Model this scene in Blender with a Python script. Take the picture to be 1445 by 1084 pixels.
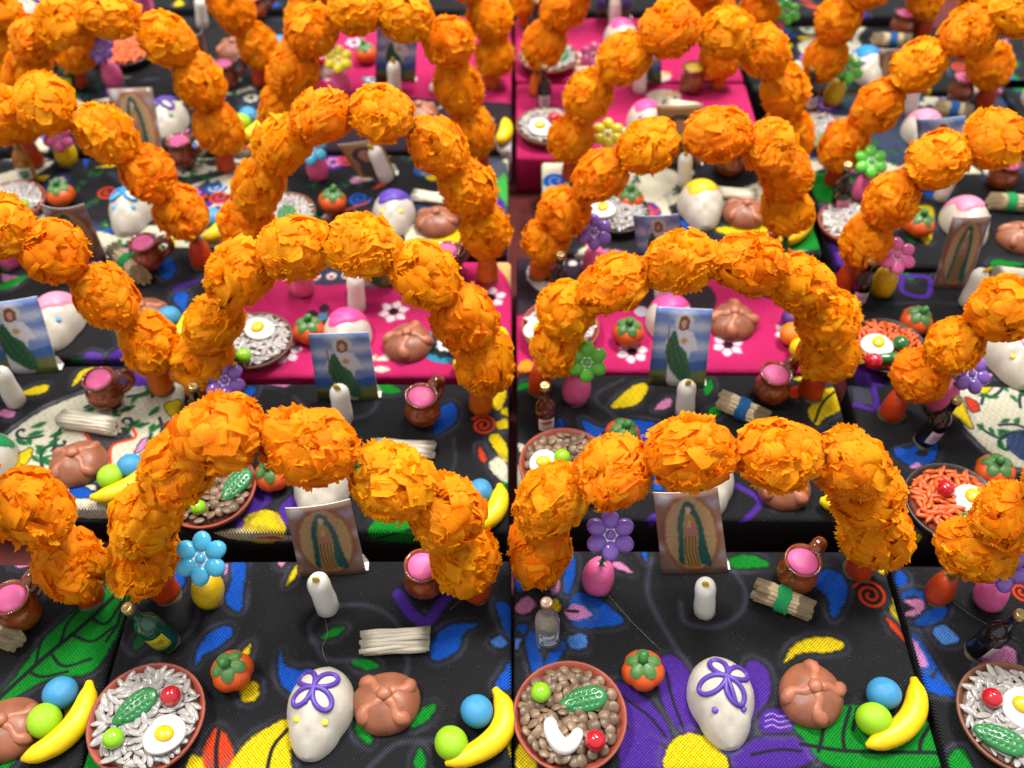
import bpy, bmesh, math, random
import numpy as np
from mathutils import Vector, Matrix, Euler

# ------------------------------------------------------------------ camera, light, exposure
for o in list(bpy.data.objects): bpy.data.objects.remove(o)
SC = bpy.context.scene
COL = SC.collection
F = 1350.0; CX, CY = 722.5, 542.0; IW, IH = 1445, 1084
PITCH = math.radians(48.6); H = 0.316          # camera 32 cm above the box tops (z = 0)
BOX_H = 0.024; BOX_W = 0.140; BOX_D = 0.077
cam = bpy.data.cameras.new('camera'); camo = bpy.data.objects.new('camera', cam); COL.objects.link(camo)
camo.location = (0, 0, H); camo.rotation_euler = (math.pi/2 - PITCH, 0, 0)
cam.sensor_fit = 'HORIZONTAL'; cam.sensor_width = 36; cam.lens = 36*F/IW
cam.clip_start = 0.01; cam.clip_end = 50
cam.dof.use_dof = True; cam.dof.focus_distance = 0.318; cam.dof.aperture_fstop = 10.8
SC.camera = camo
SC.cycles.max_bounces = 7; SC.cycles.diffuse_bounces = 3; SC.cycles.glossy_bounces = 3; SC.cycles.transmission_bounces = 6
W = bpy.data.worlds.new('World'); SC.world = W; W.use_nodes = True
W.node_tree.nodes['Background'].inputs[0].default_value = (0.95, 0.97, 1.0, 1)
W.node_tree.nodes['Background'].inputs[1].default_value = 0.6
def area(name, loc, target, sx, sy, power, col):
    l = bpy.data.lights.new(name, 'AREA'); l.shape = 'RECTANGLE'; l.size = sx; l.size_y = sy; l.energy = power; l.color = col
    o = bpy.data.objects.new(name, l); COL.objects.link(o); o.location = loc
    o.rotation_euler = (Vector(target)-Vector(loc)).to_track_quat('-Z', 'Y').to_euler()
area('ceiling_lamp', (0.45, 0.75, 1.7), (0, .3, 0), 0.55, 0.16, 36, (1, .97, .93))
area('ceiling_lamp', (-0.75, 0.35, 1.7), (0, .3, 0), 0.55, 0.16, 22, (1, .97, .93))
area('ceiling_lamp', (0.1, 2.0, 1.9), (0, .4, 0), 0.8, 0.18, 20, (1, .98, .95))
vs = SC.view_settings; vs.view_transform = 'Standard'; vs.look = 'None'; vs.exposure = 0.5; vs.gamma = 1; vs.use_curve_mapping = False

# ------------------------------------------------------------------ helpers
def ray(px, py):
    xn, yn = (px-CX)/F, (py-CY)/F
    c, s = math.cos(PITCH), math.sin(PITCH)
    return Vector((xn, c - yn*s, -s - yn*c))
def P(px, py, z=0.0):
    d = ray(px, py); t = (z-H)/d.z
    return Vector((d.x*t, d.y*t, z))
def Pv(px, py, A, N):                     # ray meets vertical plane through A with normal N
    d = ray(px, py); O = Vector((0, 0, H)); t = (A-O).dot(N)/d.dot(N)
    return O + d*t
def mesh(name, v, f, smooth=True, uv=None):
    m = bpy.data.meshes.new(name); m.from_pydata([tuple(p) for p in v], [], [tuple(q) for q in f]); m.update()
    if smooth: m.polygons.foreach_set('use_smooth', [True]*len(m.polygons))
    if uv is not None:
        l = m.uv_layers.new(name='UVMap')
        for i, lp in enumerate(m.loops): l.data[i].uv = uv[lp.vertex_index]
    return m
class MB:
    def __init__(s): s.v = []; s.f = []
    def add(s, v, f):
        n = len(s.v); s.v += [tuple(p) for p in v]; s.f += [tuple(i+n for i in q) for q in f]; return s
    def mesh(s, name, smooth=True): return mesh(name, s.v, s.f, smooth)
def lathe(prof, seg=28, cap=True, wob=0, seed=0):
    rng = random.Random(seed); v = []; f = []; ph = rng.random()*6
    for k, (r, z) in enumerate(prof):
        for i in range(seg):
            a = 2*math.pi*i/seg; rr = r*(1 + wob*math.sin(2*a+ph) + wob*.6*math.sin(3*a+2*ph+z*300))
            v.append((rr*math.cos(a), rr*math.sin(a), z))
    for k in range(len(prof)-1):
        for i in range(seg):
            j = (i+1) % seg; f.append((k*seg+i, k*seg+j, (k+1)*seg+j, (k+1)*seg+i))
    if cap:
        f.append(tuple(reversed(range(seg)))); n = (len(prof)-1)*seg; f.append(tuple(range(n, n+seg)))
    return v, f
def tube(pts, rad, seg=10, closed=False):
    pts = [Vector(p) for p in pts]; n = len(pts); v = []; f = []
    R = rad if hasattr(rad, '__len__') else [rad]*n
    up = None
    for i, p in enumerate(pts):
        t = (pts[(i+1) % n]-pts[i-1]) if closed else (pts[min(i+1, n-1)]-pts[max(i-1, 0)])
        t.normalize()
        if up is None:
            up = Vector((0, 0, 1)) if abs(t.z) < .9 else Vector((1, 0, 0))
        a = up - t*up.dot(t)
        if a.length < 1e-6: a = t.orthogonal()
        a.normalize(); b = t.cross(a); up = a
        for k in range(seg):
            w = 2*math.pi*k/seg; v.append(p + (a*math.cos(w)+b*math.sin(w))*R[i])
    m = n if closed else n-1
    for i in range(m):
        for k in range(seg):
            k2 = (k+1) % seg; i2 = (i+1) % n
            f.append((i*seg+k, i*seg+k2, i2*seg+k2, i2*seg+k))
    if not closed:
        f.append(tuple(reversed(range(seg)))); f.append(tuple(range((n-1)*seg, n*seg)))
    return v, f
def ellipsoid(rx, ry, rz, c=(0, 0, 0), nu=16, nv=10, M=None):
    v = [(0, 0, -1)]; f = []
    for j in range(1, nv):
        p = -math.pi/2 + math.pi*j/nv
        for i in range(nu):
            a = 2*math.pi*i/nu; v.append((math.cos(p)*math.cos(a), math.cos(p)*math.sin(a), math.sin(p)))
    v.append((0, 0, 1)); top = len(v)-1
    for i in range(nu):
        j = (i+1) % nu; f.append((0, 1+j, 1+i)); b = 1+(nv-2)*nu; f.append((b+i, b+j, top))
    for k in range(nv-2):
        for i in range(nu):
            j = (i+1) % nu; a = 1+k*nu; f.append((a+i, a+j, a+nu+j, a+nu+i))
    out = []
    for p in v:
        q = Vector((p[0]*rx, p[1]*ry, p[2]*rz))
        if M: q = M @ q
        out.append(tuple(q+Vector(c)))
    return out, f
CACHE = {}
def cached(key, fn):
    if key not in CACHE:
        r = fn(); CACHE[key] = r if isinstance(r, bpy.types.Mesh) else mesh(str(key), *r)
    return CACHE[key]
def obj(name, me, mat, parent=None, loc=(0, 0, 0), rot=(0, 0, 0), scale=None):
    if mat is not None and len(me.materials) == 0: me.materials.append(mat)
    o = bpy.data.objects.new(name, me); COL.objects.link(o)
    if mat is not None and me.materials[0] is not mat:
        o.material_slots[0].link = 'OBJECT'; o.material_slots[0].material = mat
    o.location = loc; o.rotation_euler = rot
    if scale is not None: o.scale = (scale,)*3 if not hasattr(scale, '__len__') else scale
    if parent: o.parent = parent
    return o
def tag(o, label, cat, group=None):
    o['label'] = label; o['category'] = cat
    if group: o['group'] = group
    return o
def thing(name, label, cat, group, loc, rot=(0, 0, 0), scale=1.0):
    o = bpy.data.objects.new(name, None); COL.objects.link(o); o.empty_display_size = .005
    o.location = loc; o.rotation_euler = rot; o.scale = (scale,)*3
    return tag(o, label, cat, group)

# ------------------------------------------------------------------ materials
def lin(c): return tuple(((x/255)/12.92 if x/255 <= .04045 else ((x/255+.055)/1.055)**2.4) for x in c)
MATS = {}
def mat(key, rgb, rough=.5, spec=.5, noise=.12, nscale=250, bump=.15, bscale=900, sss=0, trans=0, coat=0, metal=0, ior=1.45, vary=.0):
    if key in MATS: return MATS[key]
    m = bpy.data.materials.new(key); m.use_nodes = True; nt = m.node_tree; N = nt.nodes; L = nt.links
    b = N['Principled BSDF']; c = tuple(.74*x for x in lin(rgb))
    tc = N.new('ShaderNodeTexCoord')
    nz = N.new('ShaderNodeTexNoise'); nz.inputs['Scale'].default_value = nscale; nz.inputs['Detail'].default_value = 4
    L.new(tc.outputs['Object'], nz.inputs['Vector'])
    mr = N.new('ShaderNodeMapRange'); mr.inputs['From Min'].default_value = .25; mr.inputs['From Max'].default_value = .75
    mr.inputs['To Min'].default_value = 1-noise*1.6; mr.inputs['To Max'].default_value = 1+noise
    L.new(nz.outputs['Fac'], mr.inputs['Value'])
    oi = N.new('ShaderNodeObjectInfo'); mv = N.new('ShaderNodeMapRange')
    mv.inputs['To Min'].default_value = 1-vary; mv.inputs['To Max'].default_value = 1+vary*.6
    L.new(oi.outputs['Random'], mv.inputs['Value'])
    mm = N.new('ShaderNodeMath'); mm.operation = 'MULTIPLY'; L.new(mr.outputs[0], mm.inputs[0]); L.new(mv.outputs[0], mm.inputs[1])
    vm = N.new('ShaderNodeVectorMath'); vm.operation = 'SCALE'; vm.inputs[0].default_value = c
    L.new(mm.outputs[0], vm.inputs['Scale']); L.new(vm.outputs[0], b.inputs['Base Color'])
    b.inputs['Roughness'].default_value = rough; b.inputs['Specular IOR Level'].default_value = spec
    b.inputs['Metallic'].default_value = metal; b.inputs['IOR'].default_value = ior
    if sss:
        b.inputs['Subsurface Weight'].default_value = sss; b.inputs['Subsurface Radius'].default_value = (1, .7, .5); b.inputs['Subsurface Scale'].default_value = .003
    if trans: b.inputs['Transmission Weight'].default_value = trans
    if coat: b.inputs['Coat Weight'].default_value = coat; b.inputs['Coat Roughness'].default_value = .08
    if bump:
        n2 = N.new('ShaderNodeTexNoise'); n2.inputs['Scale'].default_value = bscale; n2.inputs['Detail'].default_value = 5
        L.new(tc.outputs['Object'], n2.inputs['Vector'])
        bp = N.new('ShaderNodeBump'); bp.inputs['Strength'].default_value = bump; bp.inputs['Distance'].default_value = .0006
        L.new(n2.outputs['Fac'], bp.inputs['Height']); L.new(bp.outputs[0], b.inputs['Normal'])
    MATS[key] = m; return m
def clay(key, rgb, **k):
    d = dict(rough=.42, sss=0, bump=.3, bscale=260, vary=.08); d.update(k); return mat(key, rgb, **d)
BEADS = [clay('clay_red_orange', (205, 66, 14)), clay('clay_orange', (226, 112, 12))]
POTS = {'pink': clay('clay_pink', (255, 112, 172)), 'yellow': clay('clay_yellow', (238, 196, 14))}
M_BANANA = clay('clay_banana', (250, 208, 8)); M_BLUE = clay('clay_blue', (62, 150, 200)); M_LIME = clay('clay_lime', (158, 214, 22))
M_ORBALL = clay('clay_orange_ball', (250, 130, 14)); M_PURBALL = clay('clay_purple_ball', (92, 50, 130)); M_PEARL = clay('clay_white', (236, 230, 220))
M_PUMP = clay('clay_pumpkin', (214, 84, 22)); M_PCAP = clay('clay_leaf_green', (80, 126, 62)); M_PSTEM = clay('clay_stem_green', (60, 128, 58))
M_BUN = clay('clay_bun', (152, 92, 64), noise=.2, nscale=120); M_BONE = clay('clay_bone', (176, 108, 78), noise=.15)
M_SKULL = mat('wax_white', (208, 201, 186), rough=.3, sss=.6, bump=.3, bscale=300, noise=.06)
ICING = {'purple': clay('icing_purple', (92, 62, 168)), 'pink': clay('icing_pink', (240, 150, 178)), 'blue': clay('icing_blue', (40, 150, 215)),
         'green': clay('icing_green', (40, 150, 90)), 'yellow': clay('icing_yellow', (238, 214, 30)), 'hot pink': clay('icing_hot_pink', (244, 84, 160))}
M_CANDLE = mat('candle_white', (244, 242, 232), rough=.4, sss=.4, bump=.08, noise=.04)
M_FLAME = clay('flame_yellow', (236, 200, 24))
M_JUG = mat('glazed_brown', (146, 66, 24), rough=.1, noise=.45, nscale=190, coat=.8, bump=.35, bscale=220)
M_JUGFILL = {'pink': clay('fill_pink', (255, 112, 176)), 'yellow': clay('fill_yellow', (240, 200, 20))}
M_REED = mat('reed', (214, 192, 148), rough=.7, noise=.25, nscale=500, vary=.18); M_HUSK = mat('husk', (234, 224, 200), rough=.7, noise=.15, nscale=400, vary=.1)
YARN = {'green': mat('yarn_green', (30, 168, 92), rough=.9, noise=.3, nscale=2500), 'blue': mat('yarn_blue', (20, 96, 160), rough=.9, noise=.3, nscale=2500), 'navy': mat('yarn_navy', (24, 50, 96), rough=.9, noise=.3, nscale=2500)}
M_TERRA = mat('terracotta', (150, 66, 44), rough=.55, noise=.2, bump=.3, bscale=500); M_DKCLAY = mat('dark_clay', (52, 42, 38), rough=.4, noise=.25, bump=.3, bscale=500); M_BRCLAY = mat('brown_clay', (118, 72, 48), rough=.5, noise=.2, bump=.3, bscale=500)
M_RICE = mat('rice', (218, 210, 203), rough=.16, sss=.1, trans=.4, vary=.18, noise=.14); M_LENTIL = mat('lentil', (134, 108, 84), rough=.4, vary=.4, noise=.2); M_CARROT = mat('carrot_bits', (222, 96, 34), rough=.4, vary=.2)
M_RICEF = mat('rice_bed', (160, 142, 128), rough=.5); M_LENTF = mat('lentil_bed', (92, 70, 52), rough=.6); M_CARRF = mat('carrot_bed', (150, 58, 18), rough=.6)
M_EGGW = mat('egg_white', (240, 238, 232), rough=.3, sss=.2, bump=.05, noise=.03); M_YOLK = mat('yolk', (244, 198, 12), rough=.25, sss=.2, coat=.4, bump=.05)
M_CACT = mat('cactus', (40, 120, 60), rough=.3, coat=.25, noise=.1, bump=.03); M_CHERRY = mat('cherry', (196, 16, 36), rough=.15, coat=.7, bump=.03); M_PEA = mat('pea_lime', (142, 208, 18), rough=.2, coat=.6, bump=.03)
M_DKPEA = mat('pea_green', (34, 110, 50), rough=.2, coat=.6, bump=.03); M_YPEA = mat('pea_yellow', (232, 214, 20), rough=.2, coat=.6, bump=.03)
PETAL = {'blue': (74, 184, 226), 'purple': (140, 98, 198), 'pink': (244, 110, 178), 'lime': (96, 200, 52), 'yellow': (238, 220, 20)}
PETAL = {k: mat('bead_'+k, c, rough=.25, coat=.4, bump=.03, noise=.05) for k, c in PETAL.items()}
M_BEADW = mat('bead_white', (238, 238, 240), rough=.3, bump=.03, noise=.03)
M_LEAF = mat('fuzzy_green', (22, 126, 66), rough=.85, noise=.3, nscale=1500)
M_GLUE = mat('hot_glue', (150, 146, 118), rough=.3, trans=.6, noise=.1)
GLASS = {'green': mat('glass_green', (12, 104, 76), rough=.06, trans=.45, coat=.5, bump=0), 'clear': mat('glass_clear', (226, 212, 200), rough=.07, trans=.7, coat=.5, bump=0),
         'red': mat('glass_red_brown', (96, 26, 18), rough=.06, trans=.35, coat=.5, bump=0), 'dark': mat('glass_dark', (16, 14, 18), rough=.06, coat=.5, bump=0), 'amber': mat('glass_amber', (188, 128, 24), rough=.07, trans=.5, coat=.5, bump=0)}
M_GOLD = mat('cap_gold', (206, 180, 120), rough=.3, metal=.8, noise=.2); M_CAPCLR = mat('cap_brown', (150, 122, 92), rough=.25, noise=.2)
M_PAPER = mat('card_back', (236, 234, 228), rough=.6, bump=.05, noise=.04)
M_CLOTH = mat('red_cloth', (92, 20, 16), rough=.9, noise=.25, nscale=60, bump=.5, bscale=1200)

def crepe():
    m = bpy.data.materials.new('crepe_paper_orange'); m.use_nodes = True; nt = m.node_tree; N = nt.nodes; L = nt.links
    b = N['Principled BSDF']; out = N['Material Output']
    geo = N.new('ShaderNodeNewGeometry'); uv = N.new('ShaderNodeUVMap'); oi = N.new('ShaderNodeObjectInfo')
    ramp = N.new('ShaderNodeValToRGB'); e = ramp.color_ramp.elements
    e[0].position = 0; e[0].color = (*lin((255, 152, 0)), 1); e[1].position = 1; e[1].color = (*lin((255, 182, 14)), 1)
    x = e.new(.5) if hasattr(e, 'new') else None
    if x: x.color = (*lin((255, 168, 4)), 1)
    L.new(geo.outputs['Random Per Island'], ramp.inputs[0])
    hs = N.new('ShaderNodeHueSaturation'); L.new(ramp.outputs[0], hs.inputs['Color'])
    mr = N.new('ShaderNodeMapRange'); mr.inputs['To Min'].default_value = .49; mr.inputs['To Max'].default_value = .506
    L.new(oi.outputs['Random'], mr.inputs['Value']); L.new(mr.outputs[0], hs.inputs['Hue'])
    sep = N.new('ShaderNodeSeparateXYZ'); L.new(uv.outputs[0], sep.inputs[0])
    comb = N.new('ShaderNodeCombineXYZ'); mu = N.new('ShaderNodeMath'); mu.operation = 'MULTIPLY'; mu.inputs[1].default_value = 34
    mw = N.new('ShaderNodeMath'); mw.operation = 'MULTIPLY'; mw.inputs[1].default_value = 1.6
    L.new(sep.outputs[0], mu.inputs[0]); L.new(sep.outputs[1], mw.inputs[0]); L.new(mu.outputs[0], comb.inputs[0]); L.new(mw.outputs[0], comb.inputs[1])
    L.new(geo.outputs['Random Per Island'], comb.inputs[2])
    nz = N.new('ShaderNodeTexNoise'); nz.inputs['Scale'].default_value = 1.0; nz.inputs['Detail'].default_value = 3; L.new(comb.outputs[0], nz.inputs['Vector'])
    bp = N.new('ShaderNodeBump'); bp.inputs['Strength'].default_value = .8; bp.inputs['Distance'].default_value = .0008
    L.new(nz.outputs['Fac'], bp.inputs['Height']); L.new(bp.outputs[0], b.inputs['Normal'])
    L.new(hs.outputs[0], b.inputs['Base Color']); b.inputs['Roughness'].default_value = .6; b.inputs['Specular IOR Level'].default_value = .25
    tr = N.new('ShaderNodeBsdfTranslucent'); L.new(hs.outputs[0], tr.inputs['Color']); L.new(bp.outputs[0], tr.inputs['Normal'])
    mx = N.new('ShaderNodeMixShader'); mx.inputs[0].default_value = .5
    L.new(b.outputs[0], mx.inputs[1]); L.new(tr.outputs[0], mx.inputs[2]); L.new(mx.outputs[0], out.inputs[0])
    return m
M_CREPE = crepe()
# ------------------------------------------------------------------ flat prints painted in code (fabric, cards, bottle labels)
def smooth_poly(pts, n=8):
    pts = np.array(pts, float); m = len(pts); out = []
    for i in range(m):
        p0, p1, p2, p3 = pts[i-1], pts[i], pts[(i+1) % m], pts[(i+2) % m]
        for k in range(n):
            t = k/n
            out.append(.5*((2*p1)+(-p0+p2)*t+(2*p0-5*p1+4*p2-p3)*t*t+(-p0+3*p1-3*p2+p3)*t**3))
    return np.array(out)
class Canvas:
    def __init__(s, w, h, res, base, x0=0, y0=0):         # size in mm, res mm per pixel, origin x0,y0
        s.res = res; s.nx = int(w/res); s.ny = int(h/res); s.x0 = x0; s.y0 = y0
        s.nz = (np.random.RandomState(7).rand(s.ny, s.nx).astype(np.float32)-.5)*.5
        s.a = np.ones((s.ny, s.nx, 3), np.float32)*(np.array(base, np.float32)/255)
    def win(s, lo, hi, pad):
        i0 = max(0, int((lo[0]-pad-s.x0)/s.res)); i1 = min(s.nx, int((hi[0]+pad-s.x0)/s.res)+2)
        j0 = max(0, int((lo[1]-pad-s.y0)/s.res)); j1 = min(s.ny, int((hi[1]+pad-s.y0)/s.res)+2)
        if i1 <= i0 or j1 <= j0: return None
        X, Y = np.meshgrid(s.x0+(np.arange(i0, i1)+.5)*s.res, s.y0+(np.arange(j0, j1)+.5)*s.res)
        return i0, i1, j0, j1, X, Y
    def blend(s, w, al, col):
        i0, i1, j0, j1 = w[:4]; r = s.a[j0:j1, i0:i1]; al = al[..., None]
        s.a[j0:j1, i0:i1] = r*(1-al) + al*(np.array(col, np.float32)/255)
    def sd(s, pts, X, Y):
        d = np.full(X.shape, 1e9); ins = np.zeros(X.shape, bool); n = len(pts)
        for i in range(n):
            ax, ay = pts[i]; bx, by = pts[(i+1) % n]; ex, ey = bx-ax, by-ay
            t = np.clip(((X-ax)*ex+(Y-ay)*ey)/(ex*ex+ey*ey+1e-12), 0, 1)
            d = np.minimum(d, (X-ax-t*ex)**2+(Y-ay-t*ey)**2)
            c = ((ay > Y) != (by > Y)) & (X < (bx-ax)*(Y-ay)/(by-ay+1e-12)+ax); ins ^= c
        d = np.sqrt(d); return np.where(ins, -d, d)
    def fill(s, pts, col, soft=.5, halo=0, hcol=(92, 94, 112), edge=None, sm=True):
        pts = np.array(pts, float)
        if sm: pts = smooth_poly(pts, 6)
        w = s.win(pts.min(0), pts.max(0), 4)
        if not w: return
        d = s.sd(pts, w[4], w[5]) + .28*np.sin(w[4]*1.1+np.sin(w[5]*.9)*1.5)*np.sin(w[5]*1.3+w[4]*.4) + s.nz[w[2]:w[3], w[0]:w[1]]
        if halo: s.blend(w, halo*1.0*np.exp(-((d-1.7)/1.0)**2)*(.65+.5*np.sin(w[4]*.23+1.3)*np.sin(w[5]*.31+.4)), hcol)
        if edge: s.blend(w, np.clip(.5-(d-.5)/.4, 0, 1), edge)
        s.blend(w, np.clip(.5-d/(2*soft), 0, 1)*(.92+.08*np.sin(w[4]*2.1+1.7*np.sin(w[5]*1.3))*np.sin(w[5]*2.6)), col)
    def stroke(s, pts, width, col, soft=.3, alpha=1.0):
        pts = np.array(pts, float); w = s.win(pts.min(0), pts.max(0), width+3)
        if not w: return
        X, Y = w[4], w[5]; d = np.full(X.shape, 1e9)
        for i in range(len(pts)-1):
            ax, ay = pts[i]; ex, ey = pts[i+1]-pts[i]
            t = np.clip(((X-ax)*ex+(Y-ay)*ey)/(ex*ex+ey*ey+1e-12), 0, 1)
            d = np.minimum(d, (X-ax-t*ex)**2+(Y-ay-t*ey)**2)
        d = np.sqrt(d)-width/2
        s.blend(w, alpha*np.clip(.5-d/(2*soft), 0, 1), col)
    def image(s, name):
        im = bpy.data.images.new(name, s.nx, s.ny, alpha=False)
        px = np.ones((s.ny, s.nx, 4), np.float32); px[..., :3] = np.clip(s.a*.86, 0, 1)
        im.pixels.foreach_set(px.ravel()); im.update(); im.pack(); return im
BLK = (31, 31, 34); BLU = (16, 84, 196); YEL = (240, 208, 16); GRN = (10, 138, 34); DGR = (22, 96, 44); PNK = (230, 140, 192); PUR = (78, 40, 150); RED = (226, 62, 24); CRM = (228, 222, 192); HOT = (196, 36, 100); WHT = (244, 240, 236); TUR = (30, 146, 178); INK = (44, 50, 66)
MARG = 22.0
TILES = {}
class Tile:
    def __init__(s, key, back, side, xp, yp, style, desc, look, rot=0, res=.25, D=.077):
        s.D = D; s.key = key; s.desc = desc; s.style = style
        yb = P(CX, back).y; e = P(xp, yp).x
        s.cx = e-BOX_W/2 if side == 'r' else e+BOX_W/2; s.cy = yb-D/2; s.rot = math.radians(rot); s.look = look
        base = {'black': BLK, 'cream': BLK, 'pink': HOT, 'grey': (52, 62, 84)}[style]
        s.cv = Canvas(BOX_W*1000+2*MARG, D*1000+2*MARG, res, base, -BOX_W*500-MARG, -D*500-MARG)
        TILES[key] = s
    def q(s, px, py):
        p = P(px, py); x, y = p.x-s.cx, p.y-s.cy; c, n = math.cos(-s.rot), math.sin(-s.rot)
        return ((c*x-n*y)*1000, (n*x+c*y)*1000)
    def Q(s, pts): return [s.q(*p) for p in pts]
    # motif brushes; coordinates are photo pixels laid on the box top
    def f(s, col, *pts, halo=.45, **k): s.cv.fill(s.Q(pts), col, halo=halo, **k)
    def st(s, col, w, *pts, **k): s.cv.stroke(smooth_open(s.Q(pts)), w, col, **k)
    def leaf(s, x, y, ang, l, w, col=GRN, halo=.4, mm=False, vein=None):
        c = (x, y) if mm else s.q(x, y); a = math.radians(ang); ca, sa = math.cos(a), math.sin(a)
        pr = [(-l/2, 0), (-l*.2, w*.42), (l*.15, w*.46), (l/2, 0), (l*.15, -w*.46), (-l*.2, -w*.42)]
        s.cv.fill([(c[0]+u*ca-v*sa, c[1]+u*sa+v*ca) for u, v in pr], col, halo=halo)
        if vein: s.cv.stroke([(c[0]-l*.4*ca, c[1]-l*.4*sa), (c[0]+l*.3*ca, c[1]+l*.3*sa)], .5, vein)
    def drop(s, x, y, ang, l, w, col, halo=.45, mm=False):
        c = (x, y) if mm else s.q(x, y); a = math.radians(ang); ca, sa = math.cos(a), math.sin(a)
        pr = [(-l/2, w*.12), (-l*.1, w*.34), (l*.3, w*.5), (l/2, 0), (l*.32, -w*.42), (0, -w*.3)]
        s.cv.fill([(c[0]+u*ca-v*sa, c[1]+u*sa+v*ca) for u, v in pr], col, halo=halo)
    def circ(s, x, y, r, col, mm=False, halo=0, soft=.3):
        c = (x, y) if mm else s.q(x, y)
        s.cv.fill([(c[0]+r*math.cos(t*.7854), c[1]+r*math.sin(t*.7854)) for t in range(8)], col, halo=halo, soft=soft)
    def daisy(s, x, y, r, col=WHT, cen=(40, 14, 22), n=6, mm=False):
        c = (x, y) if mm else s.q(x, y)
        for i in range(n):
            a = 6.283*i/n+.3; s.leaf(c[0]+r*.62*math.cos(a), c[1]+r*.62*math.sin(a), math.degrees(a), r*.72, r*.6, col, 0, True)
        s.circ(c[0], c[1], r*.3, cen, True)
    def spiral(s, x, y, r, col=RED, mm=False, turns=2.4, w=1.0):
        c = (x, y) if mm else s.q(x, y)
        s.cv.stroke([(c[0]+r*t/40*math.cos(t/40*turns*6.283), c[1]+r*t/40*math.sin(t/40*turns*6.283)) for t in range(6, 41)], w, col)
    def vine(s, x, y, ang, l, mm=False, rng=None, col=INK):
        c = (x, y) if mm else s.q(x, y); rng = rng or random.Random(int(c[0]*31+c[1]*7)); a = math.radians(ang); sg = rng.choice((-1, 1)); pts = []
        px_, py_ = c
        for i in range(26):
            pts.append((px_, py_)); a += sg*(.02+.34*(i/26)**2*1.6)*1.0; st = l/20*(1-.45*i/26); px_ += st*math.cos(a); py_ += st*math.sin(a)
        s.cv.stroke(pts, 1.3, col)
        for k in (4, 9, 14):
            s.leaf(pts[k][0]+rng.uniform(-1, 1)+1.5*math.cos(ang+k), pts[k][1]+2*rng.choice((-1, 1)), math.degrees(a)+rng.uniform(-60, 60), l*.3, l*.13, DGR, 0, True)
    def grid(s, seed, style):
        """generic print for boxes where the photograph shows only scraps of it"""
        r = random.Random(seed); w, h = BOX_W*500+MARG, BOX_D*500+MARG
        if style == 'cream':
            
            for i in range(9): s.drop(r.uniform(-w, w)*.9, r.uniform(-h, h)*.9, r.uniform(0, 360), r.uniform(34, 54), r.uniform(22, 32), CRM, .3, True)
            for i in range(15):
                x, y = r.uniform(-w, w), r.uniform(-h, h); s.drop(x, y, r.uniform(0, 360), r.uniform(14, 26), r.uniform(7, 12), r.choice((BLK, (40, 52, 84), BLK, (56, 60, 76))), 0, True)
            for i in range(34): s.vine(r.uniform(-w, w)*.9, r.uniform(-h, h)*.9, r.uniform(0, 360), r.uniform(13, 20), True, r)
            for i in range(34): s.drop(r.uniform(-w, w)*.95, r.uniform(-h, h)*.95, r.uniform(0, 360), r.uniform(8, 14), r.uniform(3.5, 6), r.choice((YEL, RED, BLU, PNK, YEL, CRM, CRM)), 0, True)
            for i in range(5):
                x, y = r.uniform(-w, w)*.7, r.uniform(-h, h)*.7; s.circ(x, y, r.uniform(6, 9), r.choice(((40, 56, 96), INK, PUR)), True); s.daisy(x, y, 5, r.choice((PNK, CRM)), INK, 7, True)
            for i in range(4): s.spiral(r.uniform(-w, w)*.7, r.uniform(-h, h)*.7, 6, r.choice((RED, BLU)), True, 2, 1.6)
        else:
            for i in range(20): s.drop(r.uniform(-w, w), r.uniform(-h, h), r.uniform(0, 360), r.uniform(10, 20), r.uniform(5, 9), r.choice((BLU, YEL, PUR, BLU, PNK, RED, GRN)), .45, True)
            for i in range(14): s.leaf(r.uniform(-w, w), r.uniform(-h, h), r.uniform(0, 360), r.uniform(8, 15), 5, GRN, .4, True, BLK)
            for i in range(5):
                x, y = r.uniform(-w, w), r.uniform(-h, h)
                s.cv.stroke([(x+8*math.cos(t*.3)*(1+.06*t), y+6*math.sin(t*.3)) for t in range(18)], .9, (84, 86, 102), .7, .6)
            for i in range(2): s.spiral(r.uniform(-w, w), r.uniform(-h, h), 6, RED, True)
def smooth_open(pts, n=8):
    pts = np.array(pts, float)
    if len(pts) < 3: return pts
    e = np.vstack([2*pts[0]-pts[1], pts, 2*pts[-1]-pts[-2]]); out = []
    for i in range(1, len(e)-2):
        for k in range(n):
            t = k/n; p0, p1, p2, p3 = e[i-1], e[i], e[i+1], e[i+2]
            out.append(.5*((2*p1)+(-p0+p2)*t+(2*p0-5*p1+4*p2-p3)*t*t+(-p0+3*p1-3*p2+p3)*t**3))
    out.append(pts[-1]); return np.array(out)

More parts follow.
